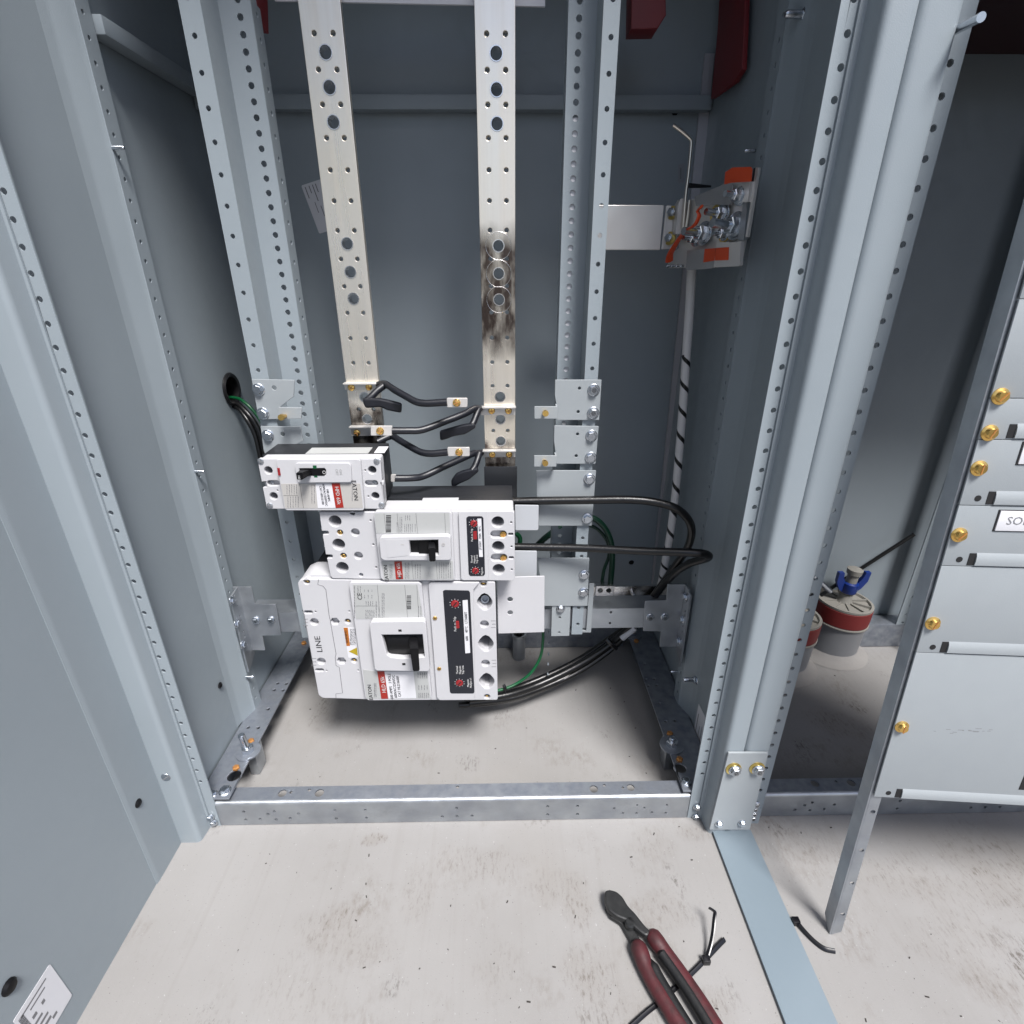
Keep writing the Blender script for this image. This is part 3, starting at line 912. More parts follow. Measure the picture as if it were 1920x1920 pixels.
# ================================================================== CROSS RAIL AND T BRACKETS
xr_ = thing("cross_rail", "galvanised horizontal rail across the back low behind the breakers", "rail", (-.06, .71, .19))
f7 = crop(900, 980, 4.3636)
za, zb = W(1160, 1141, Y=.70).z, W(1160, 1177, Y=.70).z
hs = [fc(1071, 733, 11, .70, f7, 10), fc(1063, 822, 11, .70, f7, 10)]
part("rail_face", sheet([(-.40, zb), (.27, zb), (.27, za), (-.40, za)], hs, MY(.70), .002), GALV, xr_)
part("rail_top", G().box(-.40, .27, .7022, .735, za - .002, za), GALV, xr_)
part("rail_bottom", G().box(-.40, .27, .7022, .735, zb, zb + .002), GALV, xr_)
part("rail_back", G().box(-.40, .27, .735, .737, zb, za), GALV_D, xr_)
TB = []
t = thing("tee_bracket", "galvanised tee-shaped bracket bolted to the right wall and cross rail", "bracket", (.25, .697, .18), "tee brackets at the rail ends")
plateY("bracket_plate", t, GALV, [(1350, 640), (1525, 635), (1535, 505), (1680, 505), (1610, 1015), (1470, 1015), (1480, 890), (1335, 888)], .6965, .0028, (), f7, .0008, .0004)
pz = [W(*f7(x, y), X=.2835) for x, y in ((1680, 505), (1740, 575), (1662, 1110), (1615, 1015))]
part("bracket_flange", sheet([(-p.y, p.z) for p in ([Vector((0, .699, W(*f7(1680, 505), Y=.6965).z)), Vector((0, .672, W(*f7(1680, 505), Y=.6965).z - .004)), Vector((0, .672, .135)), Vector((0, .699, .150))])],
                             [circ(-.683, z, .0022, 8) for z in (.27, .262, .25, .232, .224, .205, .195, .18)], MXm(.2755), .0025), GALV, t)
for x, y in ((1392, 772), (1512, 770)): inst("hex_bolt", HEX_S, t, W(*f7(x, y), Y=.6965), scale=1.15)
for x, y in ((1685, 605), (1660, 793), (1632, 967)): inst("hex_bolt", HEX_S, t, W(*f7(x, y), X=.2755), (-1, 0, 0), scale=1.1)
t = thing("tee_bracket", "galvanised tee-shaped bracket bolted to the left wall beside the largest breaker", "bracket", (-.39, .697, .18), "tee brackets at the rail ends")
plateY("bracket_plate", t, GALV, [(215, 80), (350, 80), (375, 200), (525, 205), (565, 425), (430, 430), (450, 535), (330, 535)], .6965, .0028, (), lf, .0008, .0004)
zt = W(*lf(215, 80), Y=.6965).z
part("bracket_flange", sheet([(.699, zt), (.672, zt - .004), (.672, .135), (.699, .150)], [circ(.683, z, .0022, 8) for z in (.27, .262, .25, .232, .224, .205, .195, .18)], MXp(-.4035), .0025), GALV, t)
for x, y in ((385, 318), (493, 316)): inst("hex_bolt", HEX_S, t, W(*lf(x, y), Y=.6965), scale=1.15)
for x, y in ((205, 176), (240, 343), (285, 493)): inst("hex_bolt", HEX_S, t, W(*lf(x, y), X=-.4035), (1, 0, 0), scale=1.1)

# ================================================================== MOUNTING CHANNELS
def channel(name, label, x0, x1, x2, x3, ztop, zbot):
    """x0..x1 front flange (sparse holes), web back, x2..x3 rear flange (dense holes)"""
    t = thing(name, label, "channel", ((x0 + x3) / 2, .71, zbot))
    hs = [circ((x0 + x1) / 2 + (x0 - x1) * .04, .1455 + .0150 * 2 * k, .0027, 10) for k in range(42)]
    lo, hi = min(x0, x1), max(x0, x1)
    hs = [h for h in hs if h[0][1] > zbot + .01]
    part("front_flange", sheet([(lo, zbot), (hi, zbot), (hi, ztop), (lo, ztop)], hs, MY(YC), .002), PAINT, t)
    s = 1 if x1 > x0 else -1
    part("web", G().box(min(x1, x1 - s * .002), max(x1, x1 - s * .002), YC + .002, YCB, zbot, ztop), PAINT, t)
    lo, hi = min(x2, x3), max(x2, x3)
    hs = [circ(x2 + (x3 - x2) * .62, .060 + .01467 * k, .0034, 10) for k in range(84)]
    hs = [h for h in hs if h[0][1] > zbot + .01]
    part("rear_flange", sheet([(lo, zbot), (hi, zbot), (hi, ztop), (lo, ztop)], hs, MY(YCB), .0018), PAINT, t)
    hs = [circ((YCB + .014) * (1 if s > 0 else -1), .060 + .022 * k, .0028, 8) for k in range(50)]
    xe = x3
    if s > 0:
        part("side_lip", sheet([(YCB + .0022, zbot), (YCB + .026, zbot), (YCB + .026, ztop), (YCB + .0022, ztop)], hs, MXp(xe), .002), PAINT, t)
    else:
        part("side_lip", sheet([(-YCB - .0022, zbot), (-YCB - .026, zbot), (-YCB - .026, ztop), (-YCB - .0022, ztop)], hs, MXm(xe), .002), PAINT, t)
    return t
chl = channel("mounting_channel", "tall pale grey perforated channel left of the busbars", -.3185, -.2968, -.2968, -.2625, 1.16, W(1035, 1190, Y=YC).z)
chr_ = channel("mounting_channel", "tall grey perforated channel right of the busbars, bright metal showing through holes", .1205, .1035, .1035, .0725, 1.16, W(1035, 1190, Y=YC).z)
ft = plateY("channel_foot", chr_, PAINT_B, [(590, 660), (742, 660), (730, 925), (583, 928)], .6885, .002, [fc(653, 776, 11, .6885, f7, 10), fc(648, 898, 11, .6885, f7, 10)], f7, .0008)
inst("hex_bolt", HEX_S, chr_, W(*f7(660, 703), Y=.6885), scale=1.2)
plateY("channel_foot", chr_, PAINT_B, [(895, 500), (935, 500), (908, 898), (735, 898), (738, 870), (870, 885)], .6955, .002, (), f7)

# ================================================================== BUSBARS
def busbar(label, xl, xr, zb, pairs, bigs, m, rings, group):
    t = thing("busbar", label, "busbar", ((xl + xr) / 2, YBUS, zb), group)
    xc = (xl + xr) / 2
    hs = []
    for z in pairs: hs += [circ(xc - .0095, z, .0028, 10), circ(xc + .0115, z, .0028, 10)]
    for z in bigs: hs.append(circ(xc + .001, z, .0068, 16))
    part("bar", sheet([(xl, zb), (xr, zb), (xr, 1.2), (xl, 1.2)], hs, MY(YBUS), .0095, .0006), m, t)
    for z in bigs:
        part("bushing", G().lathe([(.0078, 0), (.0078, .0006), (.0067, .0006), (.0062, -.004), (.0052, -.009)], 20, (xc + .001, YBUS - .0001, z), (0, -1, 0), False), SILVER, t)
    for z, r in rings:
        part("scribed_ring", G().lathe([(r, .00005), (r + .0002, .00014), (r + .0004, .00005)], 36, (xc + .001, YBUS - .0002, z), (0, -1, 0), False), SILVER, t)
    return t
pz = [.951 - .03245 * k for k in range(16)] + [.951 + .03245]
busbar("left tin plated busbar, warm silver with rows of holes", -.221, -.175, .47, [z for z in pz], [.9341, .9021, .8691, .7414, .7086, .6766, .5468, .5155], BAR_L, [], "busbars")
bus_r = busbar("right tin plated busbar with a dark reflection painted on it", -.0285, .0165, .43, [z for z in pz], [.9336, .9004, .8677, .7386, .7062, .6746, .5462, .5139, .4812], BAR_R, [(.7386, .0160), (.7062, .0160), (.6746, .0160)], "busbars")
solo("backing_strip", G().box(.0745, .1010, YCB + .0023, YCB + .0033, .50, .868), LBL_W, "white strip close behind the right channel, showing through its holes", "strip")
# dark barrier at the foot of the right bar
solo("insulating_barrier", G().box(-.030, .019, .748, .752, .37, .445).mesh("b", .0008), mat("smoky_plastic", (.022, .024, .028), .25),
     "dark smoky plastic barrier at the foot of the right busbar", "barrier")

# ---- bus connectors
f2 = crop(560, 420, 4)
def connector(label, plate, screws, arms, lug, boot, lug_screw=None):
    p0 = W(*f2(*plate[0]), Y=YBUS - .003)
    t = thing("bus_connector", label, "connector", (p0.x, YBUS - .003, p0.z), "black sleeved bus connectors")
    x0, x1 = W(*f2(*plate[0]), Y=YBUS - .004).x, W(*f2(*plate[1]), Y=YBUS - .004).x
    z1, z0 = W(*f2(*plate[0]), Y=YBUS - .004).z, W(*f2(*plate[1]), Y=YBUS - .004).z
    part("terminal_plate", G().box(x0, x1, YBUS - .0045, YBUS - .0012, z0, z1 - .002).box(x0 + .0002, x1 + .001, YBUS - .012, YBUS - .0012, z1 - .0019, z1).mesh("p", .0004), TIN, t)
    for s in screws: inst("brass_screw", BSCREW, t, W(*f2(*s), Y=YBUS - .0046), (.1, -1, .1), random.random())
    for a in arms:
        part("sleeved_arm", G().tube([W(*f2(x, y), Y=Y) for x, y, Y in a], .0047, 12, 5), SLEEVE, t)
    if lug:
        L, T, R, B, Y = lug
        part("lug", sheet(front([(L, T), (R, T), (R, B), (L, B)], Y, f2, .0018), [], MY(Y), .003, .0006), TIN, t)
        if lug_screw: inst("brass_screw", BSCREW, t, W(*f2(*lug_screw), Y=Y), (0, -1, .1), .4, 1.05)
    if boot:
        pts, Y = boot
        part("rubber_boot", sheet(front(pts, Y, f2, .003), [], MY(Y), .0075, .0025), SLEEVE, t)
    return t
connector("black connector from the left busbar, upper one with a free lug", ((340, 1188), (600, 1242)), [(395, 1226), (527, 1222)],
          [[(600, 1205, .752), (650, 1200, .735), (720, 1245, .712), (800, 1290, .70), (880, 1333, .69), (960, 1345, .685), (1115, 1336, .682)],
           [(650, 1205, .735), (590, 1250, .728), (540, 1300, .722), (500, 1330, .72)]],
          (1110, 1305, 1266, 1375, .681), ([(480, 1308), (600, 1308), (680, 1325), (770, 1348), (768, 1420), (660, 1400), (610, 1375), (500, 1385), (478, 1340)], .715), (1185, 1341))
connector("black connector from the right busbar running to a lug on the left bar", ((1366, 1365), (1624, 1432)), [(1447, 1400), (1573, 1400)],
          [[(1360, 1385, .752), (1320, 1385, .735), (1240, 1425, .72), (1100, 1480, .705), (930, 1543, .69), (820, 1550, .685), (700, 1550, .682)],
           [(1350, 1390, .74), (1330, 1440, .732), (1310, 1490, .726), (1290, 1520, .722)]],
          (540, 1514, 702, 1588, .681), ([(1320, 1495), (1330, 1530), (1250, 1580), (1160, 1595), (1100, 1620), (1060, 1628), (1055, 1555), (1180, 1520), (1240, 1505)], .718), (611, 1553))
connector("black connector from the left busbar, lower one with a free lug", ((385, 1512), (560, 1588)), [(437, 1565)],
          [[(640, 1590, .748), (700, 1590, .735), (760, 1625, .715), (840, 1672, .70), (920, 1712, .69), (1000, 1722, .685), (1120, 1711, .682)],
           [(690, 1590, .735), (640, 1610, .73), (590, 1635, .725)]],
          (1115, 1675, 1282, 1742, .681), None, (1203, 1712))
connector("black connector from the right busbar running to the smallest breaker", ((1380, 1690), (1624, 1748)), [(1452, 1729), (1578, 1729)],
          [[(1370, 1715, .752), (1310, 1722, .735), (1220, 1762, .72), (1080, 1825, .70), (940, 1890, .685), (850, 1905, .675), (720, 1907, .668)],
           [(1355, 1720, .74), (1340, 1770, .732), (1320, 1820, .726), (1300, 1850, .722)]],
          (690, 1880, 730, 1935, .667), ([(1340, 1830), (1350, 1860), (1280, 1920), (1200, 1955), (1150, 1990), (1140, 1930), (1180, 1875), (1240, 1850)], .718), None)

# ================================================================== RIGHT AND LEFT MOUNTING BRACKETS
f6 = crop(900, 680, 4.3636)
YK = .6865
def bracket(label, pts, f, holes, bolts, ear=None, ear_screw=None, Y=YK, m=PAINT_B, ear_y=None):
    p = W(*f(*pts[0]), Y=Y)
    t = thing("mounting_bracket", label, "bracket", (p.x, Y, p.z), "painted steel breaker brackets")
    plateY("bracket_plate", t, m, pts, Y, .002, [fc(x, y, 13, Y, f, 12) for x, y in holes], f, .001, .0005)
    for x, y in bolts: inst("hex_bolt", HEX, t, W(*f(x, y), Y=Y), (0, -1, 0), random.random(), .95)
    if ear:
        ey = ear_y or Y - .014
        plateY("ear", t, m, ear, ey, .002, (), f, .001, .0005)
        xs = [W(*f(*q), Y=ey) for q in ear]
        if ear_y is None:
            xr2 = max(v.x for v in xs)
            part("ear_web", G().box(xr2 - .002, xr2, ey + .002, Y, min(v.z for v in xs), max(v.z for v in xs)), m, t)
    if ear_screw:
        ey = ear_y or Y - .014
        q = W(*f(*ear_screw), Y=ey)
        d = Vector((.05, -1, .12)).normalized()
        part("brass_pin", G().cyl(q + d * .0, q + d * .012, .0024, None, 12).cyl(q + d * .012, q + d * .0165, .0042, .0038, 14), BRASS, t)
    return t
bracket("uppermost bracket of the right channel, with a brass screw on its left ear", [(615, 140), (995, 140), (975, 470), (630, 470), (628, 360), (612, 270)], f6, [(814, 210), (803, 402)], [(930, 222), (925, 410)],
        [(445, 358), (634, 358), (632, 460), (445, 460)], (525, 405))
bracket("second bracket down the right channel, with a brass screw on its left ear", [(608, 515), (972, 520), (945, 828), (625, 828), (622, 770), (605, 640)], f6, [(798, 585), (787, 763)], [(912, 597), (905, 775)],
        [(443, 760), (627, 760), (625, 852), (443, 852)], (523, 805))
bracket("wide plain bracket on the right channel behind the upper black cable", [(460, 882), (950, 882), (915, 1335), (480, 1335), (465, 1090)], f6, [], [(895, 950), (878, 1275)])
bracket("square plain bracket on the right channel beside the white plate", [(470, 290), (895, 290), (880, 682), (520, 682)], f7, [], [(852, 425), (847, 567)])
f1 = crop(0, 480, 3)
bracket("upper bracket of the left channel, with a brass screw on its ear", [(1415, 692), (1655, 698), (1652, 790), (1575, 850), (1690, 855), (1690, 915), (1455, 920)], f1, [(1542, 742)], [(1455, 750), (1480, 885)],
        [(1565, 850), (1697, 853), (1695, 915), (1570, 918)], (1605, 900), ear_y=.6715)
bracket("lower bracket of the left channel, half hidden by the smallest breaker", [(1465, 957), (1690, 960), (1705, 1040), (1500, 1140), (1482, 1090)], f1, [(1590, 1003)], [(1508, 1008)])
# filler plates beside the breakers
def plate_thing(name, label, cat, pts, f, Y, m, holes=(), t=.002, r=.001):
    return solo(name, sheet(front(pts, Y, f, r), holes, MY(Y), t, .0004), m, label, cat)
plate_thing("filler_plate", "pale grey filler plate right of the middle breaker under the upper cable", "plate", [(285, 1165), (480, 1168), (478, 1360), (470, 1372), (290, 1372)], f6, .668, GREYF)
plate_thing("filler_plate", "pale grey filler plate right of the middle breaker under the lower cable", "plate", [(285, 1540), (465, 1543), (463, 1755), (285, 1755)], f6, .668, GREYF)
plate_thing("filler_plate", "white plate with two round holes right of the largest breaker", "plate", [(140, 450), (528, 438), (526, 896), (150, 908)], f7, .645, WHITE,
            [fc(246, 628, 23, .645, f7, 16), fc(247, 737, 23, .645, f7, 16)])

# ================================================================== BREAKERS
YB0 = .615
def recess_screw(t, f, pts, Y, me=RSCREW, s=1.0):
    for x, y in pts: inst("screw", me, t, W(*f(x, y), Y=Y), (0, -1, 0), random.random() * 3, s)

# ---------- largest (three pole, lying on its side)
f5 = crop(540, 1040, 4.5714)
p = W(*f5(900, 1245), Y=YB0)
L3 = thing("circuit_breaker", "largest white circuit breaker, bottom one, marked LINE on its left end", "circuit breaker", (p.x, .66, p.z), "white moulded case breakers")
front_pts = [(82, 240), (110, 214), (230, 212), (1775, 235), (1798, 1235), (1790, 1246), (1280, 1246), (660, 1240), (420, 1232), (300, 1230), (262, 1205)]
hexs = lambda x, y, r: fc(x, y, r, YB0, f5, 6, 0)
lugh = []
for x, y in ((1685, 412), (1695, 768), (1703, 1090)):
    a = W(*f5(x, y), Y=YB0); k = (W(*f5(x + 66, y), Y=YB0).x - a.x)
    lugh.append([(a.x + k * u_, a.z + k * v_) for u_, v_ in ((0, 1.42), (.42, 1.22), (.8, .7), (.98, .3), (1, -.1), (.72, -.72), (.3, -1.15), (-.2, -1.15), (-.62, -.72), (-.98, -.1), (-.98, .3), (-.75, .75), (-.35, 1.25))])
shallow = [fc(225, 577, 37, YB0, f5), fc(285, 915, 37, YB0, f5), fc(1683, 597, 38, YB0, f5), fc(1693, 932, 37, YB0, f5), hexs(402, 573, 40), hexs(458, 911, 40),
           slot(174, 494, 70, 28, YB0, f5), slot(270, 991, 70, 28, YB0, f5)]
scr = [(160, 233), (512, 573), (566, 909), (1675, 252), (1706, 1218)]
shallow += [fc(x, y, 27, YB0, f5) for x, y in scr]
shallow += [fc(x, y, 8, YB0, f5, 8) for x, y in ((236, 490), (525, 487), (330, 995), (602, 993))]
part("front_cover", sheet(front(front_pts, YB0, f5, .003), lugh + shallow, MY(YB0), .008, .0008), WHITE, L3)
part("cover_body", sheet(front([(86, 235), (160, 200), (1770, 225), (1795, 1240), (270, 1226)], YB0, f5, .004), lugh, MY(YB0 + .0081), .036, .0), WHITE, L3)
recess_screw(L3, f5, scr, YB0 + .006)
b0 = front([(150, 215), (1770, 235), (1795, 1240), (290, 1225)], YB0, f5)
part("base", sheet(b0, [], MY(YB0 + .0443), .056), DARK, L3)
# corner bevel block of the top left
a = W(*f5(160, 205), Y=YB0)
# seam of the terminal cover
seam = [(262, 212), (255, 255), (300, 268), (325, 300), (352, 515), (362, 560), (375, 640), (412, 850), (405, 880), (412, 950), (440, 965), (468, 1185), (410, 1192), (412, 1232)]
part("cover_seam", G().tube([W(*f5(x, y), Y=YB0) for x, y in seam], .00045, 6, 1, smooth=False), INK_G, L3)
text(L3, "LINE", (264, 768), YB0 - .0002, .0112, INK, 90, f5, sx=1.25)
g = G()
for x, y in ((1760, 595), (1765, 932), (150, 580), (222, 918)):
    for k in (-1, 0, 1):
        a = W(*f5(x - 20 + (8 if k == 0 else 0), y + k * 28 + 2), Y=YB0); b = W(*f5(x + 20, y + k * 28 - 2), Y=YB0); g.box(a.x, b.x, YB0 - .0002, YB0 + .0002, a.z, b.z)
part("moulded_marks", g, INK_G, L3)
# warning label
wl = plateY("warning_label", L3, LBL_W, [(475, 624), (570, 626), (605, 882), (518, 884)], YB0 - .0002, .0003, (), f5)
plateY("warning_strip", wl, ORANGE_L, [(476, 626), (512, 626), (532, 782), (502, 783)], YB0 - .0004, .0001, (), f5)
plateY("warning_triangle", wl, YELLOW, [(520, 830), (590, 796), (598, 866)], YB0 - .0004, .0001, (), f5)
print_lines(wl, INK_G, [(530, 635, 580, 775, 5)], YB0 - .0003, f5)
text(wl, "WARNING", (500, 705), YB0 - .0005, .0045, INK, 90, f5)
# raised middle cover
YR = YB0 - .0075
plateY("raised_cover", L3, WHITE, [(522, 255), (540, 236), (1120, 238), (1145, 260), (1232, 1225), (1222, 1246), (690, 1250), (662, 1228)], YR, .0075, (), f5, .0015, .0008)
YQ = YR - .0003
lb = plateY("rating_label", L3, LBL, [(556, 256), (1108, 254), (1160, 550), (582, 552)], YQ, .0003, (), f5)
g = G()
for (x0, y0, x1, y1) in ((765, 258, 790, 548), (1000, 258, 1026, 548), (1104, 258, 1122, 548)):
    g.tube([W(*f5(x0, y0), Y=YQ), W(*f5(x1, y1), Y=YQ)], .0002, 4, smooth=False)
g.tube([W(*f5(582, 440), Y=YQ), W(*f5(770, 440), Y=YQ)], .0002, 4, smooth=False)
part("label_rules", g, INK, lb)
print_lines(lb, INK_G, [(560, 265, 580, 545, 1), (640, 300, 735, 320, 3), (640, 345, 735, 375, 3), (660, 400, 735, 436, 4), (660, 475, 745, 548, 5), (745, 400, 790, 548, 2), (800, 330, 830, 548, 2), (1108, 440, 1150, 548, 2), (590, 270, 630, 330, 2)], YQ - .0001, f5)
barcode(lb, INK, 1018, 350, 1055, 470, YQ - .0001, f5)
text(lb, "CE", (617, 358), YQ - .0002, .009, INK, 90, f5)
lb2 = plateY("rating_label", L3, LBL, [(640, 985), (770, 1000), (1190, 1000), (1225, 1232), (672, 1236)], YQ, .0003, (), f5)
plateY("label_patch", lb2, LBL_W, [(826, 1002), (1075, 1002), (1100, 1230), (862, 1234)], YQ - .0002, .0002, (), f5)
plateY("red_band", lb2, RED, [(765, 1000), (826, 1000), (858, 1235), (800, 1236)], YQ - .0004, .0002, (), f5)
text(lb2, "HLD 65k", (818, 1115), YQ - .0006, .0080, INK_W, 90, f5)
text(lb2, "EATON", (706, 1180), YQ - .0004, .0075, INK, 90, f5, sx=1.15)
text(lb2, "600 AMPS   3 POLE\n600VAC/250VDC\nCAT HLD3600F", (915, 1130), YQ - .0005, .0058, INK, 90, f5)
print_lines(lb2, INK_G, [(735, 1100, 760, 1220, 2), (1105, 1010, 1200, 1060, 5), (1110, 1120, 1205, 1160, 4), (1115, 1185, 1210, 1230, 6)], YQ - .0004, f5)
# bezel, toggle window and handle
YZ = YR - .010
bez_out = [(697, 600), (715, 576), (1165, 570), (1180, 590), (1215, 985), (1200, 1002), (760, 996), (742, 980)]
win = front([(800, 688), (1152, 684), (1172, 880), (1060, 888), (980, 892), (880, 880), (848, 860)], YZ, f5)
part("handle_bezel", sheet(front(bez_out, YZ, f5, .002), [win], MY(YZ), .0098, .0010), WHITE, L3)
part("toggle_well", sheet(front([(790, 680), (1165, 676), (1185, 895), (830, 900)], YZ + .009, f5), [], MY(YZ + .0085), .002), BLACK, L3)
g = G()
x0, x1 = W(*f5(850, 780), Y=YZ).x, W(*f5(1160, 780), Y=YZ).x
zc = W(*f5(1000, 700), Y=YZ).z; zl = W(*f5(1000, 885), Y=YZ).z
n = 8; vs = []
for k in range(n + 1):
    a = k / n
    z = zc + (zl - zc) * a; y = YZ + .0085 - .006 * sin(pi * a)
    vs += [(x0, y, z), (x1, y, z)]
g.add(vs, [(2 * k, 2 * k + 1, 2 * k + 3, 2 * k + 2) for k in range(n)])
part("toggle_drum", g, BLACK, L3)
def handle(t, f, top, bot, Y0, Y1, name="toggle_handle"):
    A = [W(*f(x, y), Y=Y0) for x, y in top]; B = [W(*f(x, y), Y=Y1) for x, y in bot]
    g = G().add(A + B, [(0, 1, 2, 3), (7, 6, 5, 4), (0, 4, 5, 1), (1, 5, 6, 2), (2, 6, 7, 3), (3, 7, 4, 0)])
    m = g.mesh("h"); b = bmesh.new(); b.from_mesh(m); bmesh.ops.recalc_face_normals(b, faces=b.faces[:])
    bmesh.ops.bevel(b, geom=b.edges[:], offset=.0009, segments=2, affect='EDGES'); b.to_mesh(m); b.free()
    return part(name, m, BLACK, t)
handle(L3, f5, [(1032, 705), (1108, 705), (1112, 800), (1050, 800)], [(1045, 810), (1118, 808), (1130, 1000), (1072, 1006)], YZ + .004, YZ - .022)
g = G()
for x, y in ((960, 650), (993, 938)):
    a = W(*f5(x - 13, y + 9), Y=YZ); b = W(*f5(x + 13, y - 9), Y=YZ); g.box(a.x, b.x, YZ - .0002, YZ + .0002, a.z, b.z)
part("bezel_slots", g, HOLE, L3)
# trip unit cover
YT = YB0 - .004
tu = [(1203, 262), (1222, 238), (1640, 240), (1590, 300), (1600, 1246), (1300, 1248), (1276, 1225)]
plateY("trip_unit_cover", L3, WHITE, tu, YT, .004, (), f5, .0012, .0006)
nl = plateY("trip_panel", L3, NAVY, [(1328, 312), (1345, 303), (1548, 308), (1560, 322), (1598, 1178), (1590, 1190), (1400, 1190), (1388, 1178)], YT - .0003, .0003, (), f5, .001)
YU = YT - .0006
plateY("white_strip", nl, LBL_W, [(1496, 392), (1540, 388), (1562, 842), (1520, 846)], YU, .0002, (), f5, .0006)
text(nl, "600    40°C   LT3600T", (1530, 615), YU - .0003, .0052, INK, 90, f5)
def dial(t, f, x, y, r, Y):
    q = W(*f(x, y), Y=Y); k = abs(W(*f(x + r, y), Y=Y).x - q.x)
    d = part("trip_dial", G().lathe([(k, 0), (k, .0010), (k * .9, .0014)], 20, q, (0, -1, 0)), RED_D, t)
    part("dial_slot", G().frame_box(q, Vector((.6, 0, .8)), Vector((-.8, 0, .6)), Vector((0, -1, 0)), (-k * .75, k * .75), (-k * .13, k * .13), (.0013, .0017)), INK, d)
    g = G()
    for i in range(10):
        a = pi * (.1 + i * .2); u = Vector((cos(a), 0, sin(a))); v = Vector((-sin(a), 0, cos(a)))
        g.frame_box(q, u, v, Vector((0, -1, 0)), (k * 1.18, k * 1.42), (-k * .07, k * .07), (0, .0002))
    part("dial_ticks", g, INK_W, t)
dial(nl, f5, 1432, 420, 34, YU); dial(nl, f5, 1470, 1098, 31, YU)
plateY("trip_button", nl, RED_D, [(1438, 572), (1465, 572), (1470, 630), (1443, 632)], YU - .0012, .0012, (), f5, .0008)
text(nl, "Push to Trip", (1432, 595), YU - .0001, .0048, INK_W, 90, f5)
text(nl, "Thermal\nMagnetic\nTrip Unit", (1475, 988), YU - .0001, .0042, INK_W, 90, f5)
text(nl, "Magnetic\nMultiple x I", (1555, 1100), YU - .0001, .0040, INK_W, 90, f5)
recess_screw(L3, f5, ((1260, 544), (1296, 977)), YT - .0003)
for x, y in ((1685, 372),):
    q = W(*f5(x + 5, y), Y=YB0 + .020)
    part("lug_screw", G().lathe([(.0060, 0), (.0060, .006), (.0035, .006), (.003, .003)], 16, q, (0, -1, .3)), GALV, L3)
for x, y in ((1685, 412), (1695, 768), (1703, 1090)):
    q = W(*f5(x, y), Y=YB0 + .030)
    part("lug_body", G().box(q.x - .013, q.x + .013, YB0 + .026, YB0 + .044, q.z - .022, q.z - .002), GALV, L3)

# ---------- middle breaker
f4 = crop(580, 860, 4.5714)
p = W(*f4(900, 1045), Y=YB0)
J3 = thing("circuit_breaker", "middle white circuit breaker with three round lug holes at each end", "circuit breaker", (p.x, .66, p.z), "white moulded case breakers")
a, b = (1755, 452), (1762, 1040)
out = [(85, 458), (560, 458), (1740, 450), (1758, 465), (1764, 1030), (1750, 1046), (1290, 1044), (200, 1028), (180, 1005), (155, 872), (152, 856), (195, 854), (200, 832), (190, 824), (140, 822), (115, 655), (162, 650), (166, 630), (155, 620), (106, 620)]
hl = [fc(220, 537, 54, YB0, f4, 20), fc(251, 736, 54, YB0, f4, 20), fc(282, 934, 53, YB0, f4, 20), fc(1615, 545, 53, YB0, f4, 20), fc(1618, 756, 53, YB0, f4, 20), fc(1622, 951, 52, YB0, f4, 20)]
sh = [fc(393, 633, 37, YB0, f4), fc(420, 833, 37, YB0, f4), slot(1622, 650, 140, 66, YB0, f4), slot(1626, 850, 140, 66, YB0, f4), slot(1726, 649, 44, 22, YB0, f4), slot(1730, 850, 44, 22, YB0, f4)]
sh += [fc(x, y, 27, YB0, f4) for x, y in ((262, 634), (292, 833))] + [fc(x, y, 18, YB0, f4) for x, y in ((370, 472), (443, 998))]
sh += [fc(x, y, 9, YB0, f4, 8) for x, y in ((525, 530), (548, 737), (573, 933), (1730, 548), (1733, 755), (1735, 952))]
part("front_cover", sheet(front(out, YB0, f4), hl + sh, MY(YB0), .008, .0008), WHITE, J3)
zt = W(*f4(900, 452), Y=YB0).z
xa = [W(*f4(x, 455), Y=YB0).x for x in (90, 1755)]
zb_ = W(*f4(900, 1038), Y=YB0).z
part("cover_body", sheet(front([(92, 460), (1752, 455), (1760, 1040), (195, 1024)], YB0, f4, .003), hl, MY(YB0 + .0081), .030, 0), WHITE, J3)
part("dark_base", G().box(xa[0] + .003, xa[1] - .001, YB0 + .0385, YB0 + .098, zb_ + .002, zt - .003).box(xa[0] + .06, xa[1] - .05, YB0 + .0385, YB0 + .052, zt - .003, zt - .001).mesh("b", .0008), DARK, J3)
x0, x1 = W(*f4(960, 400), Y=YB0 + .03).x, W(*f4(1275, 400), Y=YB0 + .03).x
part("cover_step", G().box(x0, x1, YB0 + .0383, YB0 + .047, zt - .03, zt - .0005).mesh("b", .0008), WHITE, J3)
recess_screw(J3, f4, ((262, 634), (292, 833)), YB0 + .003)
recess_screw(J3, f4, ((1664, 648), (1666, 849)), YB0 + .005, BSCREW, .95)
recess_screw(J3, f4, ((370, 472), (443, 998)), YB0 + .005, GSCREW, .8)
YR = YB0 - .0075
plateY("raised_cover", J3, WHITE, [(550, 475), (570, 452), (1200, 450), (1222, 470), (1247, 1030), (1235, 1046), (640, 1046), (612, 1025)], YR, .0075, [], f4, .0015, .0008)
YQ = YR - .0003
lb = plateY("rating_label", J3, LBL, [(560, 468), (1200, 464), (1208, 638), (572, 642)], YQ, .0003, (), f4)
g = G()
for x0_, y0_, x1_, y1_ in ((640, 468, 658, 640), (752, 468, 768, 640), (913, 466, 928, 638), (1160, 466, 1168, 638)):
    g.tube([W(*f4(x0_, y0_), Y=YQ), W(*f4(x1_, y1_), Y=YQ)], .0002, 4, smooth=False)
part("label_rules", g, INK, lb)
barcode(lb, INK, 658, 485, 700, 625, YQ - .0001, f4)
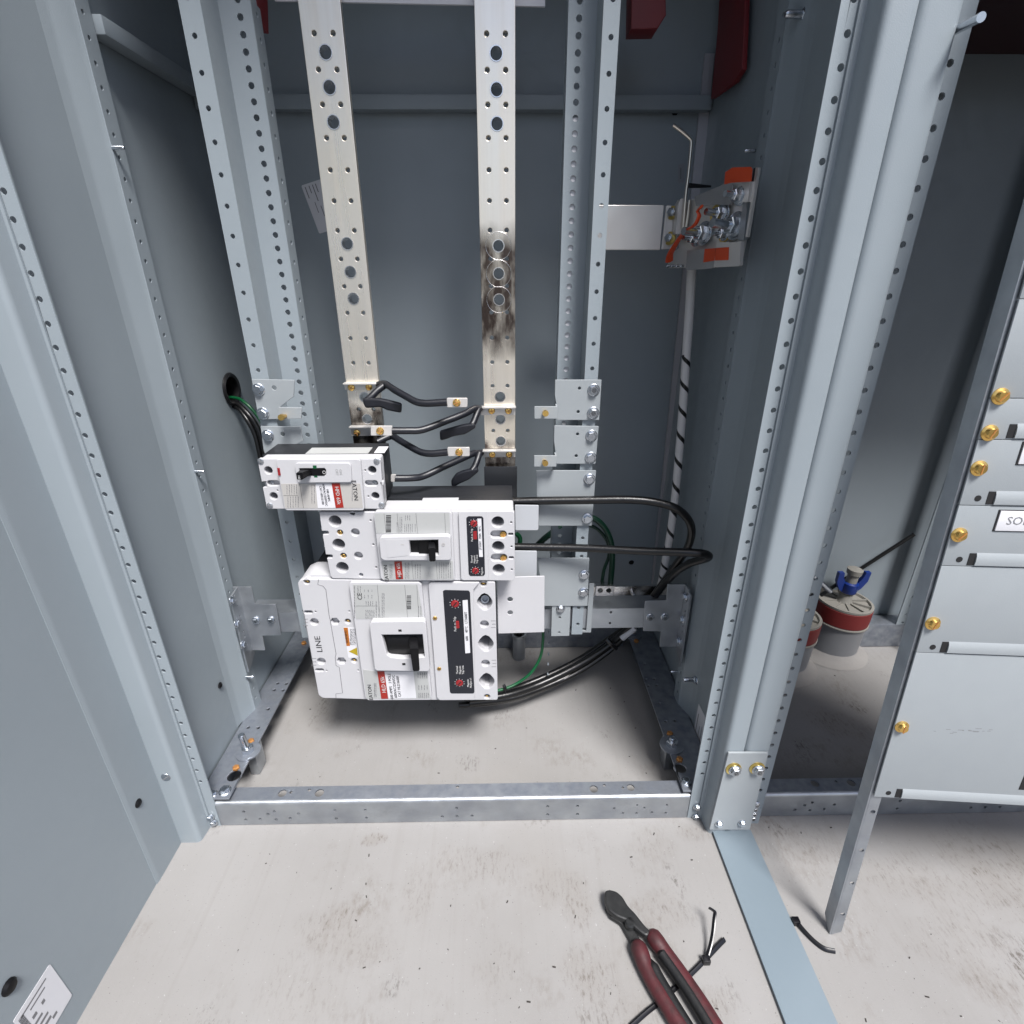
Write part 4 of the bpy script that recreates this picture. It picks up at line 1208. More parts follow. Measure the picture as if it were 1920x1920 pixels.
print_lines(lb, INK_G, [(745, 545, 760, 632, 1), (770, 500, 800, 635, 2), (810, 560, 890, 632, 5), (815, 486, 870, 530, 3), (900, 560, 915, 630, 1)], YQ - .0001, f4)
lb2 = plateY("rating_label", J3, LBL, [(618, 882), (1228, 876), (1238, 1034), (640, 1036)], YQ, .0003, (), f4)
plateY("red_band", lb2, RED, [(728, 882), (792, 880), (804, 1032), (742, 1034)], YQ - .0003, .0002, (), f4)
text(lb2, "HJD 65k", (768, 955), YQ - .0005, .0062, INK_W, 90, f4)
text(lb2, "EATON", (660, 982), YQ - .0003, .0066, INK, 90, f4, sx=1.1)
g = G()
for x0_, y0_, x1_, y1_ in ((878, 880, 892, 1034), (1086, 878, 1098, 1034)):
    g.tube([W(*f4(x0_, y0_), Y=YQ), W(*f4(x1_, y1_), Y=YQ)], .0002, 4, smooth=False)
part("label_rules", g, INK, lb2)
print_lines(lb2, INK_G, [(685, 905, 715, 1025, 2), (815, 890, 860, 1030, 3), (898, 905, 960, 1028, 3), (1105, 890, 1220, 1028, 6)], YQ - .0002, f4)
plateY("label_screw_hole", lb2, HOLE, [(762, 1010), (778, 1004), (792, 1012), (788, 1026), (770, 1028)], YQ - .0006, .0002, (), f4)
YZ = YR - .009
win = front([(855, 702), (1104, 697), (1108, 830), (864, 826)], YZ, f4)
part("handle_bezel", sheet(front([(595, 695), (615, 672), (1190, 662), (1210, 680), (1216, 860), (1200, 872), (640, 874), (612, 855)], YZ, f4, .002), [win], MY(YZ), .0088, .0010), WHITE, J3)
part("toggle_well", sheet(front([(845, 694), (1115, 690), (1118, 838), (855, 835)], YZ + .008, f4), [], MY(YZ + .0075), .002), BLACK, J3)
part("toggle_drum", sheet(front([(935, 705), (1040, 705), (1042, 824), (940, 824)], YZ + .004, f4), [], MY(YZ + .004), .003, .0005), BLACK, J3)
handle(J3, f4, [(1015, 712), (1075, 712), (1080, 772), (1025, 772)], [(1020, 770), (1082, 768), (1084, 884), (1030, 888)], YZ + .004, YZ - .017)
plateY("bezel_panel", J3, WHITE, [(648, 695), (830, 692), (842, 830), (672, 850)], YZ - .0004, .0003, (), f4)
text(J3, "I", (800, 737), YZ - .0006, .006, LBL_B, 90, f4); text(J3, "O", (1150, 737), YZ - .0006, .006, LBL_B, 90, f4)
YT = YB0 - .0035
hw = [fc(1615, 545, 53, YT, f4, 20)]
plateY("trip_unit_cover", J3, WHITE, [(1278, 470), (1295, 455), (1530, 452), (1535, 1044), (1320, 1044), (1300, 1030)], YT, .0035, (), f4, .0012, .0006)
nl = plateY("trip_panel", J3, NAVY, [(1345, 508), (1362, 494), (1478, 494), (1492, 508), (1506, 990), (1492, 1006), (1380, 1006), (1366, 990)], YT - .0003, .0003, (), f4, .001)
YU = YT - .0006
plateY("white_strip", nl, LBL_W, [(1440, 515), (1474, 514), (1488, 842), (1456, 842)], YU, .0002, (), f4)
text(nl, "JT3250T   250A   40°C", (1464, 678), YU - .0003, .0036, INK, 90, f4)
dial(nl, f4, 1410, 555, 30, YU); dial(nl, f4, 1424, 960, 29, YU)
plateY("trip_button", nl, RED_D, [(1404, 626), (1434, 624), (1438, 690), (1408, 692)], YU - .0012, .0012, (), f4, .0008)
text(nl, "Push to Trip", (1394, 655), YU - .0001, .0036, INK_W, 90, f4)
text(nl, "Thermal\nMagnetic\nTrip Unit", (1415, 862), YU - .0001, .0034, INK_W, 90, f4)
text(nl, "Magnetic", (1480, 965), YU - .0001, .0034, INK_W, 90, f4)

# ---------- smallest breaker
f3 = crop(460, 780, 6)
p = W(*f3(900, 1050), Y=YB0)
F2 = thing("circuit_breaker", "smallest white circuit breaker, top left one with red band and black toggle", "circuit breaker", (p.x, .64, p.z), "white moulded case breakers")
out = [(136, 495), (150, 482), (1490, 482), (1518, 500), (1562, 1020), (1545, 1046), (255, 1046), (236, 1020), (196, 806), (240, 800), (236, 740), (182, 740)]
hl = [fc(258, 612, 46, YB0, f3, 18), fc(318, 902, 45, YB0, f3, 18), fc(1426, 609, 47, YB0, f3, 18), fc(1462, 900, 45, YB0, f3, 18)]
sh = [slot(315, 756, 130, 62, YB0, f3), slot(1418, 757, 140, 64, YB0, f3), slot(1535, 757, 40, 50, YB0, f3)] + [fc(x, y, 9, YB0, f3, 8) for x, y in ((1348, 612), (1384, 905), (362, 838))]
part("front_cover", sheet(front(out, YB0, f3), hl + sh, MY(YB0), .006, .0008), WHITE, F2)
part("cover_body", sheet(front([(142, 496), (1505, 490), (1552, 1040), (245, 1040)], YB0, f3, .003), hl, MY(YB0 + .0061), .016, 0), WHITE, F2)
zt = W(*f3(900, 486), Y=YB0).z; zb_ = W(*f3(900, 1040), Y=YB0).z; xa = [W(*f3(x, 760), Y=YB0).x for x in (200, 1520)]
part("dark_base", G().box(xa[0] - .005, xa[1] - .001, YB0 + .0225, YB0 + .073, zb_ + .001, zt - .0015).mesh("b", .001), DARK, F2)
q0, q1 = W(570, 846, Z=zt).x, W(690, 846, Z=zt).x
part("top_label", G().box(-.248, -.170, YB0 + .026, YB0 + .052, zt - .0015, zt - .0011), LBL, F2)
part("top_label", G().box(-.163, -.150, YB0 + .028, YB0 + .055, zt - .0015, zt - .0011), LBL_W, F2)
recess_screw(F2, f3, ((172, 507), (277, 1006), (1478, 507), (1533, 1001)), YB0 - .0003, GSCREW, 1.1)
recess_screw(F2, f3, ((295, 755), (1455, 757)), YB0 + .005, GSCREW, .9)
YR = YB0 - .0065
plateY("raised_cover", F2, WHITE, [(345, 508), (365, 486), (1270, 484), (1292, 505), (1338, 1045), (1322, 1064), (465, 1064), (438, 1040)], YR, .0065, (), f3, .0015, .0008)
YQ = YR - .0003
lb = plateY("rating_label", F2, LBL_B, [(398, 762), (1292, 760), (1322, 1036), (450, 1040)], YQ, .0003, (), f3)
plateY("label_patch", lb, LBL_W, [(790, 760), (975, 760), (1018, 1034), (815, 1036)], YQ - .0002, .0002, (), f3)
plateY("red_band", lb, RED, [(970, 758), (1062, 757), (1106, 1030), (1016, 1034)], YQ - .0004, .0002, (), f3)
text(lb, "HFD 65k", (1040, 895), YQ - .0006, .0064, INK_W, -90, f3)
text(lb, "EATON", (1232, 838), YQ - .0003, .0072, INK, -90, f3, sx=1.1)
text(lb, "100 AMPS\n600VAC/250VDC\nCAT HFD2100", (895, 890), YQ - .0004, .0040, INK, -90, f3)
g = G()
g.tube([W(*f3(612, 762), Y=YQ), W(*f3(655, 1036), Y=YQ)], .0002, 4, smooth=False).tube([W(*f3(430, 895), Y=YQ), W(*f3(590, 895), Y=YQ)], .0002, 4, smooth=False)
part("label_rules", g, INK, lb)
print_lines(lb, INK_G, [(455, 770, 590, 885, 5), (465, 905, 610, 1030, 5), (735, 775, 790, 985, 2), (1190, 775, 1215, 960, 1)], YQ - .0001, f3)
YZ = YR - .0035
win = front([(605, 590), (890, 588), (906, 606), (908, 660), (890, 672), (615, 678)], YZ, f3)
part("handle_bezel", sheet(front([(552, 560), (570, 528), (1160, 528), (1185, 550), (1197, 730), (1180, 748), (590, 752)], YZ, f3, .002), [win], MY(YZ), .0034, .0007), WHITE, F2)
part("toggle_well", sheet(front([(600, 584), (915, 584), (915, 680), (608, 684)], YZ + .003, f3), [], MY(YZ + .003), .0003), BLACK, F2)
m = handle(F2, f3, [(625, 596), (755, 600), (760, 650), (640, 665)], [(566, 640), (640, 640), (640, 722), (578, 722)], YZ + .001, YZ - .016)
text(F2, "100", (603, 690), YZ - .0163, .0035, INK_W, -90, f3)
plateY("indicator", F2, GREEN, [(758, 556), (800, 556), (812, 692), (775, 692)], YZ - .0001, .0002, (), f3)
plateY("toggle_bar", F2, BLACK, [(745, 594), (890, 594), (890, 668), (750, 668)], YZ - .0006, .0005, (), f3)
text(F2, "O", (884, 633), YZ - .0009, .0058, INK_W, -90, f3)
plateY("trip_button", F2, RED_D, [(357, 588), (382, 588), (396, 668), (370, 670)], YR - .0012, .0012, (), f3)
text(F2, "ON\nOFF", (1050, 630), YZ - .0002, .0045, LBL, -90, f3)

# ================================================================== CABLES
def cable(label, path, r, m, group="black feeder cables", n=14):
    return solo("cable", G().tube([W(a, b, Y=y) for a, b, y in path], r, n, 8), m, label, "cable", group)
cable("upper black cable from the middle breaker looping down by the right wall",
      [(940, 941, .68), (1010, 939, .677), (1090, 938, .672), (1180, 937, .665), (1235, 943, .660), (1275, 958, .655), (1296, 988, .66), (1290, 1025, .67), (1268, 1058, .69), (1238, 1100, .725), (1205, 1145, .755), (1165, 1190, .765), (1100, 1238, .755), (1020, 1279, .73), (950, 1303, .70), (880, 1312, .685)], .0056, CABLE)
cable("lower black cable from the middle breaker folding back at the right wall",
      [(940, 1025, .68), (1010, 1026, .675), (1100, 1028, .665), (1200, 1033, .645), (1290, 1036, .622), (1322, 1039, .618), (1326, 1046, .628), (1290, 1058, .66), (1262, 1078, .69), (1232, 1112, .73), (1200, 1160, .765), (1160, 1203, .77), (1105, 1246, .76), (1030, 1284, .735), (960, 1308, .705), (880, 1318, .69)], .0056, CABLE)
cable("third black cable sweeping from the right corner under the largest breaker",
      [(1262, 1062, .80), (1230, 1115, .79), (1195, 1160, .785), (1140, 1200, .78), (1080, 1240, .77), (1000, 1278, .745), (930, 1300, .715), (870, 1308, .695)], .0056, CABLE)
cable("fourth black cable sweeping lowest over the concrete under the largest breaker",
      [(1225, 1150, .79), (1190, 1178, .78), (1140, 1222, .765), (1080, 1262, .75), (1000, 1298, .725), (930, 1316, .70), (860, 1322, .69)], .0050, CABLE)
solo("marker_tape", G().tube([W(1190, 1176, Y=.762), W(1178, 1186, Y=.762), W(1165, 1196, Y=.762)], .0062, 14, 3), LBL_W, "white marker tape round the black cables near the cross rail", "tape")
solo("cable_tie", G().tube([W(1138, 1198, Y=.748), W(1146, 1207, Y=.744), W(1155, 1216, Y=.748)], .004, 8, 4), TIE, "black cable tie round the bundle above the concrete", "cable tie")
cable("thin green wire curving down beside the largest breaker to the floor bundle",
      [(1018, 1165, .72), (1018, 1200, .72), (1013, 1232, .72), (995, 1262, .715), (968, 1282, .71), (940, 1293, .70), (905, 1299, .69)], .0024, GREEN, "green wires", 10)
solo("cable_tie", G().tube([W(944, 1284, Y=.70), W(947, 1290, Y=.698), W(947, 1300, Y=.70)], .0026, 8, 3), TIE, "small black cable tie on the thin green wire near the floor", "cable tie")
cable("thick green ground cable arching into the ground bar behind the bracket",
      [(1060, 975, .80), (1105, 970, .80), (1130, 985, .80), (1145, 1015, .80), (1148, 1050, .80), (1146, 1080, .80), (1143, 1108, .80)], .0050, GREEN_D, "green wires")
cable("second green ground cable dropping into the ground bar",
      [(1040, 985, .81), (1105, 985, .81), (1136, 1010, .81), (1142, 1040, .81), (1132, 1070, .81), (1127, 1106, .81)], .0030, GREEN_D, "green wires")
cable("dark green cable slanting behind the right channel", [(960, 1075, .80), (990, 1045, .80), (1015, 1015, .80), (1050, 990, .80), (1090, 978, .80)], .0052, GREEN_D, "green wires")
cable("green wire with copper strand beside the middle breaker", [(968, 1000, .72), (975, 1010, .72), (972, 1030, .72), (966, 1050, .72)], .0035, GREEN, "green wires")
# white cable with a spiral black stripe
path = [(1297, 505, .79), (1293, 580, .79), (1288, 650, .79), (1282, 740, .79), (1275, 830, .79), (1267, 920, .79), (1257, 1000, .785), (1246, 1060, .78), (1238, 1100, .775), (1222, 1135, .775)]
g = G(); nseg = 14
g.tube([W(a, b, Y=y) for a, b, y in path], .0064, nseg, 10)
me = g.mesh("cable"); uvl = me.uv_layers.new(name="UVMap")
rings = (len(path) - 1) * 10 + 1
tot = 9 * 10
for poly in me.polygons:
    ks = [v % nseg for v in poly.vertices]
    for li, vi in zip(poly.loop_indices, poly.vertices):
        k = vi % nseg; ring = vi // nseg
        u = k / nseg
        if max(ks) == nseg - 1 and min(ks) == 0 and k == 0 and len(poly.vertices) == 4: u = 1.0
        uvl.data[li].uv = (u, max(0, ring / 10 - 2.2) * 1.9 + (.25 if ring / 10 < 2.2 else .0) * (0))
        if ring / 10 < 2.2: uvl.data[li].uv = (.6, .0)
solo("cable", me, STRIPE, "white cable with spiral black stripe hanging by the right rear corner", "cable")

# ground bar
gb = thing("ground_bar", "silver ground bar with lug block low behind the right channel", "ground bar", (.15, .80, .27))
a, b = W(*f7(925, 525), Y=.80), W(*f7(1350, 640), Y=.80)
part("bar", G().box(a.x, b.x + .04, .80, .806, b.z, a.z).mesh("b", .0006), SILVER, gb)
a, b = W(*f7(950, 518), Y=.785), W(*f7(1090, 655), Y=.785)
hs = [fc(985, 555, 20, .785, f7, 14), fc(1055, 555, 20, .785, f7, 14)]
part("lug_block", sheet([(a.x, b.z), (b.x, b.z), (b.x, a.z), (a.x, a.z)], hs, MY(.785), .0145, .0006), SILVER, gb)
inst("stud", STUD, gb, W(*f7(1250, 585), Y=.80), (0, -1, .4), 0, 1.3)

# ================================================================== NEUTRAL DISCONNECT ASSEMBLY
f9 = crop(1100, 180, 5.3333)
YN = .79
nb = thing("neutral_link", "silver neutral link assembly with orange stickers and steel bolts on the right wall", "neutral link", (.25, .70, .60))
plateY("bus_strap", nb, TIN, [(-100, 1088), (775, 1090), (735, 1540), (-160, 1540)], YN, .006, (), f9, .0008, .0008)
plateY("bent_strap", nb, TIN, [(800, 1095), (925, 1098), (905, 1525), (752, 1532)], YN - .006, .005, (), f9, .0008, .0006)
CLAMP = mat("clear_cover", (.30, .30, .30), .2, .3, (30, .5, (.42, .42, .42)))
# the link plates stand almost parallel to the right wall, running from the strap towards the front
NO = Vector((.2345, .780, 0)); NU = Vector((.272, .615, 0)) - NO; NU.normalize()
NN = NU.cross(Vector((0, 0, 1)))
if NN.x > 0: NN = -NN
def on_link(px, py, off=0.0):
    d = _rt * ((px - 960) / F_PX) + _dn * ((py - 960) / F_PX) + _fw
    o_ = NO + NN * off
    return CAM + d * ((o_ - CAM).dot(NN) / d.dot(NN))
def link_plate(name, m, pts, off, t, r=.0006, label=None):
    P = [on_link(*f9(x, y), off) for x, y in pts]
    o_ = NO + NN * off
    uv = [((p - o_).dot(NU), p.z) for p in P]
    me = sheet(round_poly(uv, r) if r else uv, [], MF(o_, NU, Vector((0, 0, 1))), t)
    if MF(o_, NU, Vector((0, 0, 1))).to_3x3().col[2].dot(NN) < 0: me.transform(Matrix.Translation(-NN * t))
    return part(name, me, m, nb, label)
link_plate("link_plate", TIN, [(925, 1090), (1090, 1030), (1240, 960), (1380, 870), (1560, 850), (1570, 1440), (1520, 1700), (1180, 1720), (815, 1720), (815, 1600), (920, 1520)], .0, .004)
link_plate("clear_cover", CLAMP, [(1080, 1010), (1230, 940), (1380, 880), (1450, 880), (1440, 1090), (1090, 1100)], .006, .002)
link_plate("upper_plate", TIN, [(1560, 858), (1640, 855), (1610, 1060), (1552, 1062)], .020, .004)
link_plate("side_plate", GALV, [(1565, 1070), (1608, 1065), (1570, 1440), (1508, 1445)], .012, .004)
link_plate("edge_strip", TIN, [(1690, 715), (1716, 712), (1605, 1412), (1588, 1410)], .016, .003)
link_plate("edge_backing", DARK, [(1668, 722), (1694, 716), (1590, 1410), (1560, 1440)], .008, .003)
link_plate("lower_plate", TIN, [(1300, 1462), (1425, 1460), (1420, 1470), (1540, 1452), (1530, 1690), (1512, 1702), (1270, 1712)], .016, .004)
link_plate("lower_clear_plate", CLAMP, [(1005, 1545), (1290, 1520), (1275, 1715), (1200, 1730), (990, 1742)], .010, .003)
for pts, off in (([(1455, 715), (1640, 708), (1655, 735), (1645, 855), (1445, 868)], .026), ([(1385, 762), (1455, 718), (1445, 868), (1375, 885)], .024), ([(1290, 1520), (1420, 1512), (1415, 1640), (1280, 1645)], .0166), ([(1180, 1530), (1285, 1522), (1278, 1645), (1165, 1665)], .0106)):
    link_plate("orange_sticker", ORANGE, pts, off, .0004)
for x, y, sc_, off in ((1495, 1300, 1.55, .004), (1178, 1375, 1.45, .004), (1365, 1180, 1.15, .004), (1545, 1000, 1.0, .018), (1400, 1385, .9, .004), (1100, 1430, .95, .004)):
    q = on_link(*f9(x, y), off); d = (NN + Vector((0, -.18, .06))).normalized()
    part("clamp_bolt", G().lathe([(.0092 * sc_, 0), (.0092 * sc_, .0014), (.0062 * sc_, .0018)], 22, q, d).lathe([(.0078 * sc_, .0018), (.0078 * sc_, .0036), (.006 * sc_, .004)], 20, q, d).lathe([(.0058 * sc_, .004), (.0058 * sc_, .011), (.005 * sc_, .0118)], 6, q, d).cyl(q + d * .011, q + d * .022 * sc_, .0031 * sc_, None, 12), ZINC, nb)
for x, y in ((1305, 1185), (1395, 1370)):
    q = on_link(*f9(x, y), .004)
    part("yellow_washer", G().lathe([(.0100, 0), (.0100, .003), (.0055, .0034)], 20, q, NN), YZINC, nb)
for x, y in ((828, 1700), (874, 1700), (922, 1700), (968, 1700)):
    q = on_link(*f9(x, y), .004)
    part("small_stud", G().lathe([(.0018, 0), (.0018, .004), (.001, .005)], 10, q, NN), ZINC, nb)
for xs in ((920, 945, 975, 955), (1045, 1062, 1085, 1060)):
    plateY("jaw_blade", nb, TIN, [(xs[0], 1070), (xs[1], 1025), (xs[2], 1025), (xs[2] - 2, 1050), (xs[3] - 10, 1380), (xs[0] - 30, 1380)], YN - .024, .016, (), f9, .0006)
for x, y in ((858, 1170), (832, 1425)):
    q = W(*f9(x, y), Y=YN - .0062); d = Vector((-.55, -.8, .1)).normalized()
    part("strap_nut", G().lathe([(.0080, 0), (.0080, .002)], 20, q, d), YZINC, nb)
    part("strap_nut", G().lathe([(.0055, .002), (.0055, .007), (.0045, .0078)], 6, q, d).cyl(q + d * .007, q + d * .012, .0028, None, 10), ZINC, nb)
q = [W(*f9(x, y), Y=YN - .03) for x, y in ((866, 292), (950, 355), (1030, 425), (1045, 470), (1035, 600), (1015, 800), (990, 1000), (960, 1360))]
solo("handle_rod", G().tube(q, .0019, 12, 5), RODM, "thin bent silver handle rod standing over the neutral link", "rod")
solo("wire_rod", G().tube([W(*f9(x, y), Y=YN - .028) for x, y in ((1030, 1040), (1010, 1200), (990, 1340))], .0018, 10, 3), RODM, "short silver rod between the neutral link jaws", "rod")
q = [(1150, 1105), (1110, 1150), (1125, 1200), (1080, 1290), (1000, 1340), (930, 1420), (880, 1500), (835, 1580), (825, 1650)]
solo("cable_tie", G().tube([on_link(*f9(x, y), .034 - .018 * max(0, k - 3) / 5) for k, (x, y) in enumerate(q)], lambda t: .0030 + .0035 * max(0, (t - .55)) * 1.6, 8, 4, .5), ORANGE, "orange strap tied across the neutral link", "strap")
part("link_pin", G().cyl(W(*f9(1015, 895), Y=YN - .02), W(*f9(1240, 905), Y=YN - .01), .0030, .0012, 10), DARK, nb)
solo("corner_trim", sheet(front([(1322, 100), (1340, 100), (1318, 330), (1296, 505), (1240, 1095), (1222, 1095), (1282, 500)], YB - .006), [], MY(YB - .006), .004), mat("bare_trim_steel", (.50, .49, .52), .35, .6),
     "narrow metal trim strip up the right rear corner", "trim")

# ================================================================== RED INSULATORS, WHITE BARRIER
solo("insulator_block", sheet(front([(1185, -40), (1248, -40), (1249, 28), (1233, 54), (1183, 55)], .80), [], MY(.80), .03, .001), REDINS, "dark red insulator block hanging at the top right of the right channel", "insulator", "dark red insulators")
a = [W(x, y, X=.285) for x, y in ((1398, -60), (1396, 20), (1391, 130), (1376, 155), (1333, 186), (1345, 60), (1352, -60))]
solo("insulator_board", sheet([(-p.y, p.z) for p in a], [], MXm(.285), .006, .0006), REDINS, "tall dark red insulator board against the right wall, top", "insulator", "dark red insulators")
solo("insulator_block", sheet(front([(470, -40), (480, -40), (483, 42), (470, 40)], .75), [], MY(.75), .03), REDINS, "slim bright red insulator edge right of the left channel", "insulator", "dark red insulators")
solo("barrier_sheet", sheet(front([(515, -60), (1022, -60), (1022, 12), (515, 1)], .772), [], MY(.772), .003), LBL_W, "white barrier sheet behind the busbar tops", "barrier")

# ================================================================== ANCHOR BOLTS
def anchor(px, py, lean, label, tall=True):
    q = W(px, py, Z=RZ + .0005)
    t = thing("anchor_bolt", label, "bolt", q, "anchor bolts through the base rails")
    part("washer", G().lathe([(.0175, 0), (.0175, .0022), (.0070, .0022)], 28, q), GALV_D, t)
    part("nut", G().lathe([(.0088, .0022), (.0088, .0095), (.0075, .0105)], 6, q), ZINC, t)
    d = Vector((lean, 0, 1)).normalized(); h = .034 if tall else .016
    part("threaded_rod", G().cyl(q, q + d * h, .0048, None, 14).lathe([(.0048, h), (.0042, h + .001)], 14, q, d), ZINC, t)
    if tall:
        for k in range(14):
            pass
    return t
anchor(466, 1410, -.12, "tall anchor bolt with washer at the front of the left base rail")
anchor(1259, 1398, 0, "short domed anchor bolt with washer at the front of the right base rail", False)
anchor(1186, 1190, 0, "anchor bolt at the rear of the right base rail under the tee bracket", False)
SM = finish(G().lathe([(.0050, 0), (.0050, .003), (.0035, .0045)], 6).mesh("rail_screw"), RUST)
for (px, py), lab in (((471, 1391), "rusty screw beside the tall left anchor bolt"), ((443, 1441), "rusty screw in front of the tall left anchor bolt"), ((1256, 1377), "rusty screw behind the right front anchor bolt"), ((1274, 1425), "rusty screw in front of the right front anchor bolt"), ((570, 1207), "rusty screw at the far end of the left base rail"), ((1193, 1203), "rusty screw at the far end of the right base rail")):
    o = inst("rail_screw", SM, None, W(px, py, Z=RZ + .0003), (0, 0, 1)); tag(o, lab, "screw", "rusty screws in the base rails")

# ================================================================== LEANING DEADFRONT PANEL
o0 = W(1558, 1752, Z=0.0)
top = W(1950, 400, X=o0.x - .001)
Uv = (top - o0).normalized()
pa, pb_ = W(1650, 1490, Z=.228), W(1920, 1507, Z=.228)
Dv = (pb_ - pa); Dv = (Dv - Uv * Dv.dot(Uv)).normalized()
Nv = Dv.cross(Uv)                        # faces the camera side
ld = thing("deadfront_panel", "pale grey cover panel with brass screws leaning on the right section", "panel", o0)
def onp(px, py):
    d = _rt * ((px - 960) / F_PX) + _dn * ((py - 960) / F_PX) + _fw
    t = (o0 - CAM).dot(Nv) / d.dot(Nv); q = CAM + d * t - o0
    return q.dot(Dv), q.dot(Uv)
Mp = MF(o0, Dv, Uv)
u_l = onp(1650, 1488)[0]
part("side_flange", sheet([(0, -.004), (.016, .012), (.016, 1.05), (0, 1.05)], [], MF(o0 + Dv * .0, -Nv, Uv), .0018), GALV, ld)
ang = sheet([(0.0, .0), (.0105, .006), (.0105, 1.05), (0.0, 1.05)], [circ(.0062, h, .0026, 10) for h in (.035, .085, .135, .19, .222)], MF(o0 + Nv * .0002, Dv, Uv), .0018)
part("front_flange", ang, GALV, ld)
rows = [onp(1650, 1490)[1], onp(1735, 1220)[1], onp(1790, 1058)[1], onp(1822, 945)[1], onp(1860, 822)[1], onp(1880, 745)[1], onp(1905, 560)[1], 1.05]
ul = .0008
for k in range(len(rows) - 1):
    v0, v1 = rows[k], rows[k + 1] - .0006
    g = G()
    w1 = .52
    lip = k in (0, 1, 2, 3)
    x0 = ul
    g.frame_box(o0, Dv, Uv, Nv, (x0, w1), (v0, v1), (.0012, .003))
    cp = part("cover_plate", g.mesh("c", .0004), PAINT_B, ld)
    # rolled lip along the lower edge
    lip_g = G()
    prof = [(.0030, .0005), (.0043, .0012), (.0047, .0050), (.0042, .0095), (.0030, .0125)]
    P = [o0 + Dv * x + Uv * (v0 + b) + Nv * a for x in (.026, w1) for a, b in prof]
    n = len(prof)
    lip_g.add(P, [(i, i + 1, n + i + 1, n + i) for i in range(n - 1)] + [tuple(range(n - 1, -1, -1)), tuple(range(n, 2 * n))])
    if k != 5:
        part("plate_lip", lip_g, PAINT_B, cp)
        part("lip_notch", G().frame_box(o0, Dv, Uv, Nv, (.0205, .0258), (v0 + .001, v0 + .012), (.003, .0034)), HOLE, cp)
        if k != 4:
            q = o0 + Dv * .0135 + Uv * (v0 + .006) + Nv * .003
            part("fixing_hole", G().cyl(q, q + Nv * .0003, .0026, None, 12), HOLE, cp)
BIGB = two_mat_mesh(G().lathe([(.0085, 0), (.0085, .0012), (.0062, .0022), (.0056, .0050), (.0048, .0062)], 24), G().box(-.0056, .0056, -.0007, .0007, .0060, .0066), BRASS, RUST, "brass_fastener")
for k, (px, py) in enumerate(((1866, 742), (1845, 810), (1827, 876), (1791, 1000), (1741, 1165), (1683, 1358))):
    a, b = onp(px, py)
    o = inst("brass_fastener", BIGB, ld, o0 + Dv * max(a, .0072) + Uv * b + Nv * .003, Nv, .9 + .3 * (k % 3), .75)
def tagplate(px0, py0, px1, py1, s):
    a = onp(px0, py0); b = onp(px1, py1)
    t = part("name_plate", G().frame_box(o0, Dv, Uv, Nv, (a[0], a[0] + .085), (b[1], a[1]), (.003, .0042)).mesh("n", .0003), LBL_W, ld)
    part("name_plate_edge", G().frame_box(o0, Dv, Uv, Nv, (a[0] - .0012, a[0] + .086), (b[1] - .0008, a[1] + .0008), (.0029, .0034)), INK, t)
    if s:
        text(t, s, None, 0, .010, INK_G, 0, None, "lettering", Mp @ Matrix.Translation((a[0] + .0065, (a[1] + b[1]) / 2, .0043)), 'LEFT')
tagplate(1870, 955, 1870, 992, "SOLAR")
tagplate(1914, 828, 1914, 868, None)
g = G()
rs = random.Random(3)
for k in range(16):
    a = onp(rs.uniform(1745, 1850), 1366 + rs.gauss(0, 2.5)); L_ = rs.uniform(.001, .006)
    g.frame_box(o0, Dv, Uv, Nv, (a[0], a[0] + L_), (a[1], a[1] + .0005), (.0030, .00306))
tag(part("scuff_marks", g, INK_G, ld), kind='stuff')
a = onp(1912, 1458)
part("handle_cutout", G().frame_box(o0, Dv, Uv, Nv, (a[0], a[0] + .03), (a[1] - .012, a[1] + .016), (.003, .0033)), HOLE, ld)

# ================================================================== CABLE CUTTER ON THE FLOOR
def fl(px, py, z=0.0):
    return W(px, py, Z=z)
f10 = crop(1080, 1520, 3.4286)
cut = thing("cable_cutter", "long cable cutter with dark jaws and red and black grips lying on concrete", "cutters", fl(1190, 1745))
def flat_part(pts, z0, z1, m, name, bevel=.0015, r=.003):
    P = [(lambda q: (q.x, q.y))(fl(*f10(x, y), (z0 + z1) / 2)) for x, y in pts]
    return part(name, sheet(round_poly(P, r), [], MZ(z1), z1 - z0, bevel), m, cut)
flat_part([(180, 545), (188, 524), (215, 517), (262, 530), (300, 565), (335, 625), (380, 670), (430, 735), (480, 790), (455, 822), (420, 800), (330, 720), (265, 695), (210, 655), (185, 600)], .009, .017, STEEL_D, "upper_jaw", .0022)
flat_part([(185, 610), (215, 665), (270, 700), (320, 715), (360, 750), (395, 800), (418, 850), (370, 880), (330, 810), (290, 735), (215, 690)], .003, .0085, STEEL_D, "lower_jaw", .0015)
part("cutting_edge", G().tube([fl(*f10(x, y), .0125) for x, y in ((190, 600), (215, 645), (265, 685), (330, 712), (380, 755), (440, 808))], .0009, 6, 3), STEEL_E, cut)
q = fl(*f10(345, 735), .010)
part("pivot_bolt", G().lathe([(.0060, .0), (.0060, .005), (.0045, .007)], 18, q), STEEL_D, cut)
def grip(path, m, name, rad, flat=1.0, dz=0.0):
    pts = [fl(*f10(x, y), r_ + dz) for x, y, r_ in path]
    rs = [p_[2] for p_ in path]
    def rr(t):
        k = t * (len(rs) - 1); i = min(int(k), len(rs) - 2); return (rs[i] * (1 - (k - i)) + rs[i + 1] * (k - i)) * rad
    return part(name, G().tube(pts, rr, 16, 7, flat), m, cut)
g1 = [(487, 800, .0070), (500, 815, .0105), (525, 850, .0108), (570, 910, .0098), (640, 1005, .0096), (720, 1120, .0098), (800, 1240, .0100), (880, 1370, .0102), (960, 1500, .0105), (1020, 1600, .0095)]
